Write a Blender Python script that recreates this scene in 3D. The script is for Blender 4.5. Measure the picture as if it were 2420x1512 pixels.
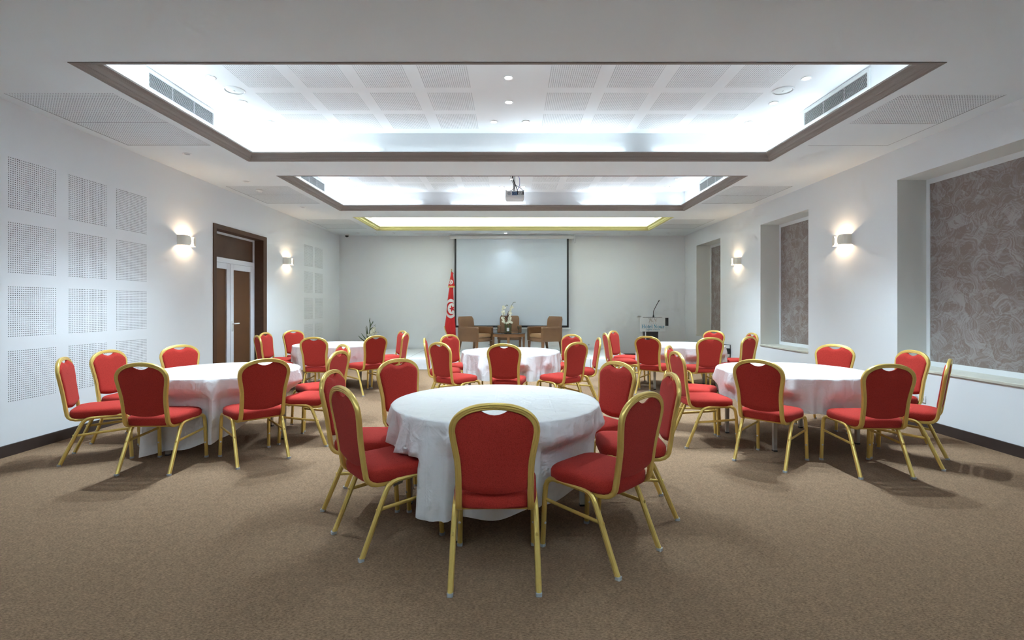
import bpy, math, random
from mathutils import Vector, Matrix
R = math.radians
PI = math.pi
random.seed(7)
SC = bpy.context.scene
for o in list(bpy.data.objects):
    bpy.data.objects.remove(o)
COL = SC.collection

# ------------------------------------------------------------------ camera, exposure
FPX, W, H = 1180.0, 2420.0, 1512.0
cam = bpy.data.cameras.new('camera')
cam.sensor_width = 36.0
cam.sensor_fit = 'HORIZONTAL'
cam.lens = FPX / W * 36.0
cam.shift_x = -1.0 / W
cam.shift_y = -33.0 / W
cam.clip_start = 0.05
camo = bpy.data.objects.new('camera', cam)
camo.location = (0, 0, 1.382)
camo.rotation_euler = (R(90), 0, 0)
COL.objects.link(camo)
SC.camera = camo
SC.view_settings.view_transform = 'Standard'
SC.view_settings.look = 'None'
SC.view_settings.exposure = 1.72
SC.view_settings.gamma = 1.0
SC.view_settings.use_curve_mapping = False
try:
    SC.cycles.max_bounces = 7
    SC.cycles.diffuse_bounces = 4
    SC.cycles.glossy_bounces = 2
    SC.cycles.transmission_bounces = 6
    SC.cycles.sample_clamp_indirect = 6.0
    SC.cycles.use_denoising = True
    SC.cycles.use_adaptive_sampling = True
    SC.cycles.adaptive_threshold = 0.12
    SC.cycles.adaptive_min_samples = 20
    SC.cycles.caustics_reflective = False
    SC.cycles.caustics_refractive = False
except Exception:
    pass
world = bpy.data.worlds.new('world')
SC.world = world
world.use_nodes = True
world.node_tree.nodes['Background'].inputs[0].default_value = (0.02, 0.02, 0.022, 1)
world.node_tree.nodes['Background'].inputs[1].default_value = 1.0

# ------------------------------------------------------------------ room numbers
XL, XR, YB, YF, HC, HT = -4.65, 4.64, 13.42, -3.0, 3.272, 3.63
COFFERS = [dict(x=(-3.425, 3.345), y=(3.89, 6.50)), dict(x=(-3.40, 3.39), y=(7.26, 9.87)),
           dict(x=(-3.37, 3.41), y=(10.62, 12.46)), dict(x=(-3.42, 3.36), y=(-1.30, 1.25))]  # last recess is unseen, added behind the camera to light the foreground

# cove lights: strips lying behind the moulding of each ceiling recess
TILT = 50.0
def strip(cx, cy, length, inward, power, col=(0.69, 0.88, 1.0)):
    l = bpy.data.lights.new('cove_light', 'AREA')
    l.shape = 'RECTANGLE'
    l.size, l.size_y = length, 0.02
    l.energy = power
    l.color = col
    o = bpy.data.objects.new('cove_light', l)
    o.location = (cx, cy, HC + 0.080)
    # long side along the cove, face turned up and towards the middle of the recess
    ax = math.atan2(inward[1], inward[0])
    d = Vector((inward[0] * math.sin(R(TILT)), inward[1] * math.sin(R(TILT)), math.cos(R(TILT))))
    zx = Vector((-inward[1], inward[0], 0)); zz = -d; zy = zz.cross(zx)
    o.rotation_euler = Matrix((zx, zy, zz)).transposed().to_euler()
    COL.objects.link(o)
C0 = 4.6  # strength of the strips in the added recess behind the camera
CW = 1.3     # watt per metre of cove light
def coves(c, left, right, back, front, col=(0.69, 0.88, 1.0), tint=None):
    (x0, x1), (y0, y1) = c['x'], c['y']
    for a, b, k in left:
        strip(x0 + .030, (a + b) / 2, b - a, (1, 0), CW * (b - a) * k, col)
    for a, b, k in right:
        strip(x1 - .030, (a + b) / 2, b - a, (-1, 0), CW * (b - a) * k, col)
    for a, b, k in back:
        strip((a + b) / 2, y1 - .030, b - a, (0, -1), CW * (b - a) * k, col)
    for a, b, k in front:
        strip((a + b) / 2, y0 + .030, b - a, (0, 1), CW * (b - a) * k, col)
coves(COFFERS[0], [(3.98, 5.15, 1.15), (5.2, 6.38, 1.15)], [(4.0, 5.1, .55), (5.3, 6.4, .8)],
      [(-3.3, -1.72, 1.2), (-1.65, .0, .45), (.05, 1.46, 1.1), (1.82, 3.2, 1.1)], [(-3.3, -1.4, 1.2), (-1.2, .6, .6), (1.2, 3.2, .5)])  # weak second back strip is added to brighten the gap between tubes
coves(COFFERS[1], [(7.4, 8.5, 1.1), (8.6, 9.75, 1.1)], [(7.4, 8.5, .9), (8.6, 9.75, .9)],
      [(-3.2, -1.8, 1.1), (-1.2, .25, 1.1), (1.35, 2.8, 1.2)], [(-3.2, -1.0, .9), (.6, 3.1, .8)], (0.70, 0.86, 1.0))
coves(COFFERS[2], [(10.75, 12.3, 3.2)], [(10.75, 12.3, 3.2)], [(-3.2, -.05, 3.2), (.05, 3.2, 3.2)], [(-3.2, -.05, 3.2), (.05, 3.2, 3.2)], (0.86, 0.98, 0.92))
coves(COFFERS[3], [(-1.2, 1.1, C0)], [(-1.2, 1.1, C0)], [(-3.2, -.1, C0), (.1, 3.1, C0)], [(-3.2, 3.1, C0)])  # unseen strips added as fill light for the foreground

# ------------------------------------------------------------------ helpers
class MB:
    """collects vertices, faces and material slots of one mesh"""
    def __init__(s):
        s.v, s.f, s.m = [], [], []
    def add(s, vs, fs, mi=0):
        n = len(s.v)
        s.v += [tuple(p) for p in vs]
        for f in fs:
            s.f.append(tuple(i + n for i in f)); s.m.append(mi)
        return s
    def box(s, x0, x1, y0, y1, z0, z1, mi=0, b=0.0):
        if b > 0:
            return s.bbox(x0, x1, y0, y1, z0, z1, b, mi)
        v = [(x, y, z) for z in (z0, z1) for y in (y0, y1) for x in (x0, x1)]
        return s.add(v, [(0, 2, 3, 1), (4, 5, 7, 6), (0, 1, 5, 4), (2, 6, 7, 3), (0, 4, 6, 2), (1, 3, 7, 5)], mi)
    def bbox(s, x0, x1, y0, y1, z0, z1, b, mi=0):
        def ring(z, i):
            return [(x0 + i + (b if i == 0 else 0) * 1, y0 + i, z)] if False else _rr(x0 + i, x1 - i, y0 + i, y1 - i, b, z, 3)
        rs = [ring(z0, b), ring(z0 + b * .3, b * .3), ring(z0 + b, 0), ring(z1 - b, 0), ring(z1 - b * .3, b * .3), ring(z1, b)]
        return s.rings(rs, mi, cap=True)
    def rings(s, rs, mi=0, cap=True, closed=True):
        n = len(rs[0]); base = len(s.v)
        for r in rs: s.v += [tuple(p) for p in r]
        for k in range(len(rs) - 1):
            for i in range(n if closed else n - 1):
                j = (i + 1) % n
                s.f.append((base + k * n + i, base + k * n + j, base + (k + 1) * n + j, base + (k + 1) * n + i)); s.m.append(mi)
        if cap:
            s.f.append(tuple(base + i for i in reversed(range(n)))); s.m.append(mi)
            e = base + (len(rs) - 1) * n
            s.f.append(tuple(e + i for i in range(n))); s.m.append(mi)
        return s
    def lathe(s, prof, c=(0, 0, 0), n=24, mi=0, cap=True):
        rs = [[(c[0] + r * math.cos(2 * PI * i / n), c[1] + r * math.sin(2 * PI * i / n), c[2] + z) for i in range(n)] for r, z in prof]
        return s.rings(rs, mi, cap)
    def sweep(s, path, prof, mi=0, cap=True, n0=(0, 0, 1), closed=False, scale=None):
        P = [Vector(p) for p in path]; m = len(P)
        T = []
        for i in range(m):
            a = P[(i - 1) % m] if (closed or i > 0) else P[i]
            b = P[(i + 1) % m] if (closed or i < m - 1) else P[i]
            T.append((b - a).normalized())
        N = Vector(n0); N = N - T[0] * N.dot(T[0])
        N = N.normalized() if N.length > 1e-3 else T[0].orthogonal().normalized()
        rs = []
        for i in range(m):
            if i:
                q = T[i - 1].rotation_difference(T[i]); N = q @ N
                N = (N - T[i] * N.dot(T[i])).normalized()
            B = T[i].cross(N)
            k = scale[i] if scale else 1.0
            rs.append([P[i] + N * (a * k) + B * (b * k) for a, b in prof])
        if closed: rs.append(rs[0])
        return s.rings(rs, mi, cap and not closed)
    def tube(s, path, r, n=10, mi=0, **k):
        return s.sweep(path, [(r * math.cos(2 * PI * i / n), r * math.sin(2 * PI * i / n)) for i in range(n)], mi, **k)
    def quad(s, a, b, c, d, mi=0):
        return s.add([a, b, c, d], [(0, 1, 2, 3)], mi)
    def mesh(s, name, mats, smooth=False, angle=40):
        me = bpy.data.meshes.new(name)
        me.from_pydata(s.v, [], s.f)
        for m_ in (mats if isinstance(mats, (list, tuple)) else [mats]): me.materials.append(m_)
        me.polygons.foreach_set('material_index', s.m)
        if smooth:
            me.polygons.foreach_set('use_smooth', [True] * len(me.polygons))
            try: me.set_sharp_from_angle(angle=R(angle))
            except Exception: pass
        me.update()
        return me
def _rr(x0, x1, y0, y1, r, z, k=4):
    out = []
    for cx, cy, a0 in ((x1 - r, y1 - r, 0), (x0 + r, y1 - r, 90), (x0 + r, y0 + r, 180), (x1 - r, y0 + r, 270)):
        for i in range(k + 1):
            a = R(a0 + 90 * i / k)
            out.append((cx + r * math.cos(a), cy + r * math.sin(a), z))
    return out
def ob(name, data, parent=None, loc=None, rot=None):
    o = bpy.data.objects.new(name, data)
    COL.objects.link(o)
    if parent: o.parent = parent
    if loc: o.location = loc
    if rot: o.rotation_euler = rot
    return o
def part(name, mb, mats, parent=None, smooth=False, angle=40, loc=None, rot=None, label=None):
    o = ob(name, mb.mesh(name, mats, smooth, angle), parent, loc, rot)
    if label: o['label'] = label
    return o
def tag(o, label, cat, group=None, kind=None):
    o['label'] = label; o['category'] = cat
    if group: o['group'] = group
    if kind: o['kind'] = kind
    return o
def thing(name, label, cat, loc=(0, 0, 0), rz=0.0, group=None):
    o = bpy.data.objects.new(name, None); COL.objects.link(o)
    o.location = loc; o.rotation_euler = (0, 0, rz); o.empty_display_size = .1
    return tag(o, label, cat, group)
def struct(name, mb, mats, parent=None, smooth=False, label=None):
    o = part(name, mb, mats, parent, smooth)
    if parent is None: o['kind'] = 'structure'
    if label: o['label'] = label
    return o
def dup(root, loc, rz, label=None, group=None):
    r = root.copy(); COL.objects.link(r); r.location = loc; r.rotation_euler = (0, 0, rz)
    if label: r['label'] = label
    if group: r['group'] = group
    for ch in list(root.children):
        c = ch.copy(); COL.objects.link(c); c.parent = r
        for g in ch.children:
            d = g.copy(); COL.objects.link(d); d.parent = c
    return r

# ------------------------------------------------------------------ materials
def mat(name, col, rough=.6, metal=0.0, bump=None, var=None, emit=None, spec=.5, sheen=0, trans=0, coat=0):
    """bump=(scale, strength, detail)  var=(scale, amount)"""
    m = bpy.data.materials.new(name); m.use_nodes = True
    nt = m.node_tree; b = nt.nodes['Principled BSDF']
    b.inputs['Base Color'].default_value = (*col, 1)
    b.inputs['Roughness'].default_value = rough
    b.inputs['Metallic'].default_value = metal
    b.inputs['Specular IOR Level'].default_value = spec
    b.inputs['Sheen Weight'].default_value = sheen
    b.inputs['Transmission Weight'].default_value = trans
    b.inputs['Coat Weight'].default_value = coat
    tc = nt.nodes.new('ShaderNodeTexCoord')
    if emit:
        b.inputs['Emission Color'].default_value = (*emit[0], 1); b.inputs['Emission Strength'].default_value = emit[1]
    if bump:
        n = nt.nodes.new('ShaderNodeTexNoise'); n.inputs['Scale'].default_value = bump[0]; n.inputs['Detail'].default_value = bump[2] if len(bump) > 2 else 4
        nt.links.new(tc.outputs['Object'], n.inputs['Vector'])
        bp = nt.nodes.new('ShaderNodeBump'); bp.inputs['Strength'].default_value = bump[1]; bp.inputs['Distance'].default_value = .01
        nt.links.new(n.outputs['Fac'], bp.inputs['Height']); nt.links.new(bp.outputs['Normal'], b.inputs['Normal'])
    if var:
        n = nt.nodes.new('ShaderNodeTexNoise'); n.inputs['Scale'].default_value = var[0]; n.inputs['Detail'].default_value = 4
        nt.links.new(tc.outputs['Object'], n.inputs['Vector'])
        hs = nt.nodes.new('ShaderNodeMix'); hs.data_type = 'RGBA'
        hs.inputs[6].default_value = (*[c * (1 - var[1]) for c in col], 1); hs.inputs[7].default_value = (*[min(1, c * (1 + var[1])) for c in col], 1)
        nt.links.new(n.outputs['Fac'], hs.inputs[0]); nt.links.new(hs.outputs[2], b.inputs['Base Color'])
    return m
def nodes_of(m):
    nt = m.node_tree
    return nt, nt.nodes['Principled BSDF'], nt.nodes, nt.links
M = {}
M['wall'] = mat('wall_paint', (.78, .80, .82), .7, spec=.3)
M['ceil'] = mat('ceiling_paint', (.74, .78, .79), .8, spec=.2)
M['cove'] = mat('recess_paint', (.84, .85, .86), .7, spec=.2)
M['felt'] = mat('panel_backing', (.29, .295, .30), .9)
M['black'] = mat('black_plastic', (.012, .012, .014), .45)
M['dark'] = mat('dark_shadow_gap', (.03, .03, .032), .9)
M['white'] = mat('white_plastic', (.78, .79, .79), .4)
M['grille'] = mat('grille_white', (.75, .77, .76), .45)
M['grey'] = mat('grey_plastic', (.42, .44, .46), .5)
M['gold'] = mat('gold_anodised', (.80, .58, .165), .30, .58, var=(30, .06))
M['red'] = mat('red_weave', (.41, .032, .023), .9, sheen=.04, spec=.15)
M['leg'] = mat('table_leg_metal', (.45, .41, .36), .45, .3)
M['wood_dark'] = mat('dark_wood', (.085, .041, .022), .55, var=(14, .2), spec=.3)
M['skirt_wood'] = mat('baseboard_wood', (.040, .026, .022), .5, var=(20, .2))
M['door_panel'] = mat('door_panel_wood', (.115, .050, .019), .5, var=(6, .15), spec=.3)
M['alu'] = mat('white_door_frame', (.74, .76, .80), .4)
M['taupe'] = mat('moulding_taupe', (.235, .195, .172), .5)
M['yellow'] = mat('moulding_gold', (.56, .51, .21), .5)
M['lampshell'] = mat('sconce_shell', (.80, .77, .69), .5)
M['chrome'] = mat('chrome', (.8, .8, .8), .2, 1.0)
M['screen'] = mat('screen_fabric', (.60, .66, .74), .8, spec=.2)
M['leather'] = mat('tan_leather', (.215, .115, .058), .42, bump=(60, .1), var=(5, .12))
M['seat_leather'] = mat('seat_leather', (.30, .17, .085), .3, bump=(14, .25), var=(5, .15))
M['wood'] = mat('brown_wood', (.19, .085, .032), .4, var=(12, .2))
M['table_glass'] = mat('smoked_glass_top', (.02, .018, .017), .06, spec=.6)
M['glass'] = mat('clear_glass', (.93, .97, .96), .02, trans=1.0)
M['flagred'] = mat('flag_red', (.60, .012, .014), .75, sheen=.1)
M['flagwhite'] = mat('flag_white', (.78, .78, .78), .75)
M['fringe'] = mat('gold_fringe', (.60, .46, .16), .6)
M['brass'] = mat('brass_finial', (.5, .36, .17), .35, .8)
M['petal'] = mat('white_petal', (.80, .80, .66), .6)
M['stem'] = mat('green_stem', (.07, .11, .045), .6)
M['twig'] = mat('brown_twig', (.10, .045, .03), .7)
M['signwhite'] = mat('sign_board', (.66, .68, .69), .4)
M['signblue'] = mat('sign_blue', (.02, .26, .40), .5)
M['signbrown'] = mat('sign_brown', (.30, .20, .12), .5)
M['podium'] = mat('podium_dark', (.022, .020, .024), .35)
M['portblue'] = mat('port_panel_blue', (.14, .24, .42), .5)
M['cable_blue'] = mat('blue_cable', (.20, .22, .62), .5)
M['downlight'] = mat('downlight_glow', (1, 1, 1), .5, emit=((.95, .97, 1.0), 14.0))
M['bulb'] = mat('sconce_bulb', (1, .9, .8), .5, emit=((1.0, .80, .55), 25.0))

def glass_mat(m):
    nt, b, N, L = nodes_of(m)
    out = [n for n in N if n.type == 'OUTPUT_MATERIAL'][0]
    tr = N.new('ShaderNodeBsdfTransparent'); tr.inputs[0].default_value = (.92, .96, .95, 1)
    gl = N.new('ShaderNodeBsdfGlossy'); gl.inputs['Roughness'].default_value = .03
    fr = N.new('ShaderNodeFresnel'); fr.inputs[0].default_value = 1.5
    mx = N.new('ShaderNodeMixShader')
    k_ = N.new('ShaderNodeMath'); k_.operation = 'MULTIPLY'; k_.inputs[1].default_value = .4
    L.new(fr.outputs[0], k_.inputs[0]); L.new(k_.outputs[0], mx.inputs[0]); L.new(tr.outputs[0], mx.inputs[1]); L.new(gl.outputs[0], mx.inputs[2]); L.new(mx.outputs[0], out.inputs['Surface'])
glass_mat(M['glass'])
M['arm_panel'] = mat('brown_arm_panel', (.17, .082, .034), .45, var=(9, .15))

def carpet():
    m = mat('brown_carpet', (.16, .1, .075), .95, spec=.1)
    nt, b, N, L = nodes_of(m)
    tc = N.new('ShaderNodeTexCoord')
    mp = N.new('ShaderNodeMapping'); mp.inputs['Scale'].default_value = (70, 160, 1)
    L.new(tc.outputs['Object'], mp.inputs['Vector'])
    n1 = N.new('ShaderNodeTexNoise'); n1.inputs['Scale'].default_value = 1; n1.inputs['Detail'].default_value = 3; n1.inputs['Roughness'].default_value = .75
    L.new(mp.outputs['Vector'], n1.inputs['Vector'])
    n2 = N.new('ShaderNodeTexNoise'); n2.inputs['Scale'].default_value = 22; n2.inputs['Detail'].default_value = 2
    L.new(tc.outputs['Object'], n2.inputs['Vector'])
    r1 = N.new('ShaderNodeValToRGB')
    e = r1.color_ramp.elements
    e[0].position = .33; e[0].color = (.125, .077, .044, 1)
    e[1].position = .68; e[1].color = (.348, .226, .142, 1)
    L.new(n1.outputs['Fac'], r1.inputs['Fac'])
    mx = N.new('ShaderNodeMix'); mx.data_type = 'RGBA'; mx.blend_type = 'MULTIPLY'; mx.inputs[0].default_value = 1
    r2 = N.new('ShaderNodeValToRGB'); e = r2.color_ramp.elements
    e[0].position = .35; e[0].color = (.90, .90, .90, 1); e[1].position = .65; e[1].color = (1.06, 1.05, 1.04, 1)
    L.new(n2.outputs['Fac'], r2.inputs['Fac'])
    L.new(r1.outputs['Color'], mx.inputs[6]); L.new(r2.outputs['Color'], mx.inputs[7]); L.new(mx.outputs[2], b.inputs['Base Color'])
    bp = N.new('ShaderNodeBump'); bp.inputs['Strength'].default_value = .6; bp.inputs['Distance'].default_value = .006
    L.new(n1.outputs['Fac'], bp.inputs['Height']); L.new(bp.outputs['Normal'], b.inputs['Normal'])
    return m
M['carpet'] = carpet()

def weave(m, scale):
    nt, b, N, L = nodes_of(m)
    tc = N.new('ShaderNodeTexCoord')
    v = N.new('ShaderNodeTexVoronoi'); v.inputs['Scale'].default_value = scale
    L.new(tc.outputs['Object'], v.inputs['Vector'])
    mx = N.new('ShaderNodeMix'); mx.data_type = 'RGBA'
    c = b.inputs['Base Color'].default_value[:]
    mx.inputs[6].default_value = (c[0] * 1.18, c[1] * 1.3, c[2] * 1.25, 1); mx.inputs[7].default_value = (c[0] * .68, c[1] * .6, c[2] * .6, 1)
    L.new(v.outputs['Distance'], mx.inputs[0]); L.new(mx.outputs[2], b.inputs['Base Color'])
    bp = N.new('ShaderNodeBump'); bp.inputs['Strength'].default_value = .35; bp.inputs['Distance'].default_value = .002; bp.invert = True
    L.new(v.outputs['Distance'], bp.inputs['Height']); L.new(bp.outputs['Normal'], b.inputs['Normal'])
weave(M['red'], 240)

def satin():
    m = mat('white_satin', (.80, .80, .81), .32, spec=.7, sheen=.2)
    nt, b, N, L = nodes_of(m)
    tc = N.new('ShaderNodeTexCoord')
    n1 = N.new('ShaderNodeTexNoise'); n1.noise_type = 'RIDGED_MULTIFRACTAL'; n1.inputs['Scale'].default_value = 2.6; n1.inputs['Detail'].default_value = 3
    n1.inputs['Roughness'].default_value = .45; n1.inputs['Distortion'].default_value = 1.2
    L.new(tc.outputs['Object'], n1.inputs['Vector'])
    r = N.new('ShaderNodeTexNoise'); r.inputs['Scale'].default_value = 9; r.inputs['Detail'].default_value = 3; r.inputs['Distortion'].default_value = .8
    L.new(tc.outputs['Object'], r.inputs['Vector'])
    # ironed fold lines
    sp = N.new('ShaderNodeSeparateXYZ'); L.new(tc.outputs['Object'], sp.inputs[0])
    fold = []
    for ax in (0, 1):
        a = N.new('ShaderNodeMath'); a.operation = 'PINGPONG'; a.inputs[1].default_value = .19
        L.new(sp.outputs[ax], a.inputs[0])
        k = N.new('ShaderNodeMapRange'); k.inputs[1].default_value = 0; k.inputs[2].default_value = .010
        L.new(a.outputs[0], k.inputs[0]); fold.append(k)
    ad = N.new('ShaderNodeMath'); ad.operation = 'MULTIPLY_ADD'; ad.inputs[1].default_value = .5
    L.new(n1.outputs['Fac'], ad.inputs[0]); L.new(r.outputs['Fac'], ad.inputs[2])
    s = ad
    for k in fold:
        t = N.new('ShaderNodeMath'); t.operation = 'MULTIPLY_ADD'; t.inputs[1].default_value = -.07
        L.new(k.outputs[0], t.inputs[0]); L.new(s.outputs[0], t.inputs[2]); s = t
    bp = N.new('ShaderNodeBump'); bp.inputs['Strength'].default_value = .5; bp.inputs['Distance'].default_value = .025
    L.new(s.outputs[0], bp.inputs['Height']); L.new(bp.outputs['Normal'], b.inputs['Normal'])
    return m
M['satin'] = satin()

def swirl():
    m = mat('brushed_swirl_paint', (.3, .25, .23), .55, spec=.4)
    nt, b, N, L = nodes_of(m)
    tc = N.new('ShaderNodeTexCoord')
    mp = N.new('ShaderNodeMapping'); mp.inputs['Scale'].default_value = (0, 1, 1)
    L.new(tc.outputs['Object'], mp.inputs['Vector'])
    nz = N.new('ShaderNodeTexNoise'); nz.inputs['Scale'].default_value = 9; nz.inputs['Detail'].default_value = 2
    L.new(mp.outputs[0], nz.inputs['Vector'])
    warp = N.new('ShaderNodeVectorMath'); warp.operation = 'MULTIPLY_ADD'; warp.inputs[1].default_value = (0, .09, .09)
    L.new(nz.outputs['Color'], warp.inputs[0]); L.new(mp.outputs[0], warp.inputs[2])
    vals = []
    for sc, off in ((4.6, 0), (7.0, 3.7)):
        of = N.new('ShaderNodeVectorMath'); of.operation = 'ADD'; of.inputs[1].default_value = (0, off, off)
        L.new(warp.outputs[0], of.inputs[0])
        v = N.new('ShaderNodeTexVoronoi'); v.inputs['Scale'].default_value = sc
        L.new(of.outputs[0], v.inputs['Vector'])
        d = N.new('ShaderNodeVectorMath'); d.operation = 'SUBTRACT'
        L.new(of.outputs[0], d.inputs[0]); L.new(v.outputs['Position'], d.inputs[1])
        c = N.new('ShaderNodeVectorMath'); c.operation = 'MULTIPLY_ADD'; c.inputs[1].default_value = (0, .30, .30); 
        L.new(v.outputs['Color'], c.inputs[0]); L.new(d.outputs[0], c.inputs[2])
        c2 = N.new('ShaderNodeVectorMath'); c2.operation = 'SUBTRACT'; c2.inputs[1].default_value = (0, .15, .15); L.new(c.outputs[0], c2.inputs[0])
        mq = N.new('ShaderNodeVectorMath'); mq.operation = 'MULTIPLY'; mq.inputs[1].default_value = (0, 1, 1); L.new(c2.outputs[0], mq.inputs[0])
        ln = N.new('ShaderNodeVectorMath'); ln.operation = 'LENGTH'; L.new(mq.outputs[0], ln.inputs[0])
        # arcs of the brush: rings of fine noise round an off-centre point
        n = N.new('ShaderNodeTexNoise'); n.noise_dimensions = '2D'; n.inputs['Scale'].default_value = 1; n.inputs['Detail'].default_value = 3
        cb = N.new('ShaderNodeCombineXYZ'); k = N.new('ShaderNodeMath'); k.operation = 'MULTIPLY'; k.inputs[1].default_value = 60; L.new(ln.outputs['Value'], k.inputs[0])
        L.new(k.outputs[0], cb.inputs[0])
        sp = N.new('ShaderNodeSeparateColor'); L.new(v.outputs['Color'], sp.inputs[0])
        k2 = N.new('ShaderNodeMath'); k2.operation = 'MULTIPLY'; k2.inputs[1].default_value = 40; L.new(sp.outputs[0], k2.inputs[0]); L.new(k2.outputs[0], cb.inputs[1])
        L.new(cb.outputs[0], n.inputs['Vector'])
        # each dab is heavier on one side
        kk = N.new('ShaderNodeMath'); kk.operation = 'MULTIPLY_ADD'; kk.inputs[1].default_value = -1.6; L.new(ln.outputs['Value'], kk.inputs[0]); L.new(n.outputs['Fac'], kk.inputs[2])
        vals.append(kk)
    mn = N.new('ShaderNodeMath'); mn.operation = 'ADD'; L.new(vals[0].outputs[0], mn.inputs[0]); L.new(vals[1].outputs[0], mn.inputs[1])
    rp = N.new('ShaderNodeValToRGB'); e = rp.color_ramp.elements
    e[0].position = .25; e[0].color = (.36, .33, .325, 1)
    e[1].position = .80; e[1].color = (.235, .185, .165, 1)
    L.new(mn.outputs[0], rp.inputs['Fac']); L.new(rp.outputs['Color'], b.inputs['Base Color'])
    bp = N.new('ShaderNodeBump'); bp.inputs['Strength'].default_value = .3; bp.inputs['Distance'].default_value = .004
    L.new(mn.outputs[0], bp.inputs['Height']); L.new(bp.outputs['Normal'], b.inputs['Normal'])
    return m
M['swirl'] = swirl()

# moulding: fine rope bead relief
for k in ('taupe', 'yellow'):
    nt, b, N, L = nodes_of(M[k])
    tc = N.new('ShaderNodeTexCoord')
    wv = N.new('ShaderNodeTexWave'); wv.inputs['Scale'].default_value = 26; wv.bands_direction = 'DIAGONAL'; wv.inputs['Distortion'].default_value = 1.5
    L.new(tc.outputs['Object'], wv.inputs['Vector'])
    bp = N.new('ShaderNodeBump'); bp.inputs['Strength'].default_value = .12; bp.inputs['Distance'].default_value = .004
    L.new(wv.outputs['Fac'], bp.inputs['Height']); L.new(bp.outputs['Normal'], b.inputs['Normal'])

# ------------------------------------------------------------------ shell
def holed(u0, u1, v0, v1, holes, put):
    """rectangle minus rectangular holes as quads; put(u,v) -> point"""
    mb = MB()
    us = sorted(set([u0, u1] + [h[0] for h in holes] + [h[1] for h in holes]))
    vs = sorted(set([v0, v1] + [h[2] for h in holes] + [h[3] for h in holes]))
    us = [u for u in us if u0 <= u <= u1]; vs = [v for v in vs if v0 <= v <= v1]
    idx = {}
    def vid(i, j):
        if (i, j) not in idx:
            idx[(i, j)] = len(mb.v); mb.v.append(put(us[i], vs[j]))
        return idx[(i, j)]
    for i in range(len(us) - 1):
        for j in range(len(vs) - 1):
            a, c = (us[i] + us[i + 1]) / 2, (vs[j] + vs[j + 1]) / 2
            if any(h[0] < a < h[1] and h[2] < c < h[3] for h in holes): continue
            mb.f.append((vid(i, j), vid(i + 1, j), vid(i + 1, j + 1), vid(i, j + 1))); mb.m.append(0)
    return mb

def perforated(name, w, h, nx, ny, rad, mats, depth=.009, miss=()):
    """plate in local XY facing +Z with rows of real round holes and a dark backing"""
    mb = MB(); px, py = w / nx, h / ny
    oc = [(math.cos(R(22.5 + 45 * k)), math.sin(R(22.5 + 45 * k))) for k in range(8)]
    for i in range(nx):
        for j in range(ny):
            cx, cy = -w / 2 + px * (i + .5), -h / 2 + py * (j + .5)
            n = len(mb.v)
            a, c = px / 2, py / 2
            mb.v += [(cx + a, cy + c, 0), (cx - a, cy + c, 0), (cx - a, cy - c, 0), (cx + a, cy - c, 0)]
            if (i, j) in miss:
                mb.f.append((n, n + 1, n + 2, n + 3)); mb.m.append(0); continue
            mb.v += [(cx + rad * x, cy + rad * y, 0) for x, y in oc]
            mb.v += [(cx + rad * x, cy + rad * y, -depth) for x, y in oc]
            o = n + 4
            fs = [(n, o + 1, o + 0), (n, n + 1, o + 2, o + 1), (n + 1, o + 3, o + 2), (n + 1, n + 2, o + 4, o + 3),
                  (n + 2, o + 5, o + 4), (n + 2, n + 3, o + 6, o + 5), (n + 3, o + 7, o + 6), (n + 3, n, o + 0, o + 7)]
            mb.f += fs; mb.m += [0] * 8
            for k in range(8):
                l = (k + 1) % 8
                mb.f.append((o + k, o + l, o + 8 + l, o + 8 + k)); mb.m.append(1)  # sides take the dark backing tone, shade of the hole put into colour
    mb.quad((-w / 2, -h / 2, -depth), (w / 2, -h / 2, -depth), (w / 2, h / 2, -depth), (-w / 2, h / 2, -depth), 1)
    return mb.mesh(name, mats)

PB = .480      # block of holes, 24 x 24
pan_wall = perforated('acoustic_panel', PB * 1.03, PB, 24, 24, .0046, [M['wall'], M['felt']])
pan_wall_miss = perforated('acoustic_panel', PB * 1.03, PB, 24, 24, .0046, [M['wall'], M['felt']], miss=((11, 0),))
pan_ceil = perforated('acoustic_panel', PB, PB, 24, 24, .0042, [M['cove'], M['felt']])

# floor
fl = MB(); fl.quad((XL - .3, YF, 0), (XR + .5, YF, 0), (XR + .5, YB, 0), (XL - .3, YB, 0))
struct('floor', fl, M['carpet'])

# left wall with perforated panels and the door opening
DOOR = (7.83, 9.30, 0.0, 2.60)
wcols = [(4.845, 0), (5.475, 0), (6.103, 0), (11.39, 1), (11.99, 1)]
wrows = [.730, 1.330, 1.926, 2.527]
holes = [DOOR]
for cy, g in wcols:
    for cz in wrows:
        holes.append((cy - PB * 1.03 / 2, cy + PB * 1.03 / 2, cz - PB / 2, cz + PB / 2))
wl = struct('wall_left', holed(YF, YB, 0, HC, holes, lambda u, v: (XL, u, v)), M['wall'])
for cy, g in wcols:
    for j, cz in enumerate(wrows):
        ob('acoustic_panel', pan_wall_miss if (cy < 5 and j == 3) else pan_wall, wl, (XL, cy, cz), (R(90), 0, R(90)))

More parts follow.
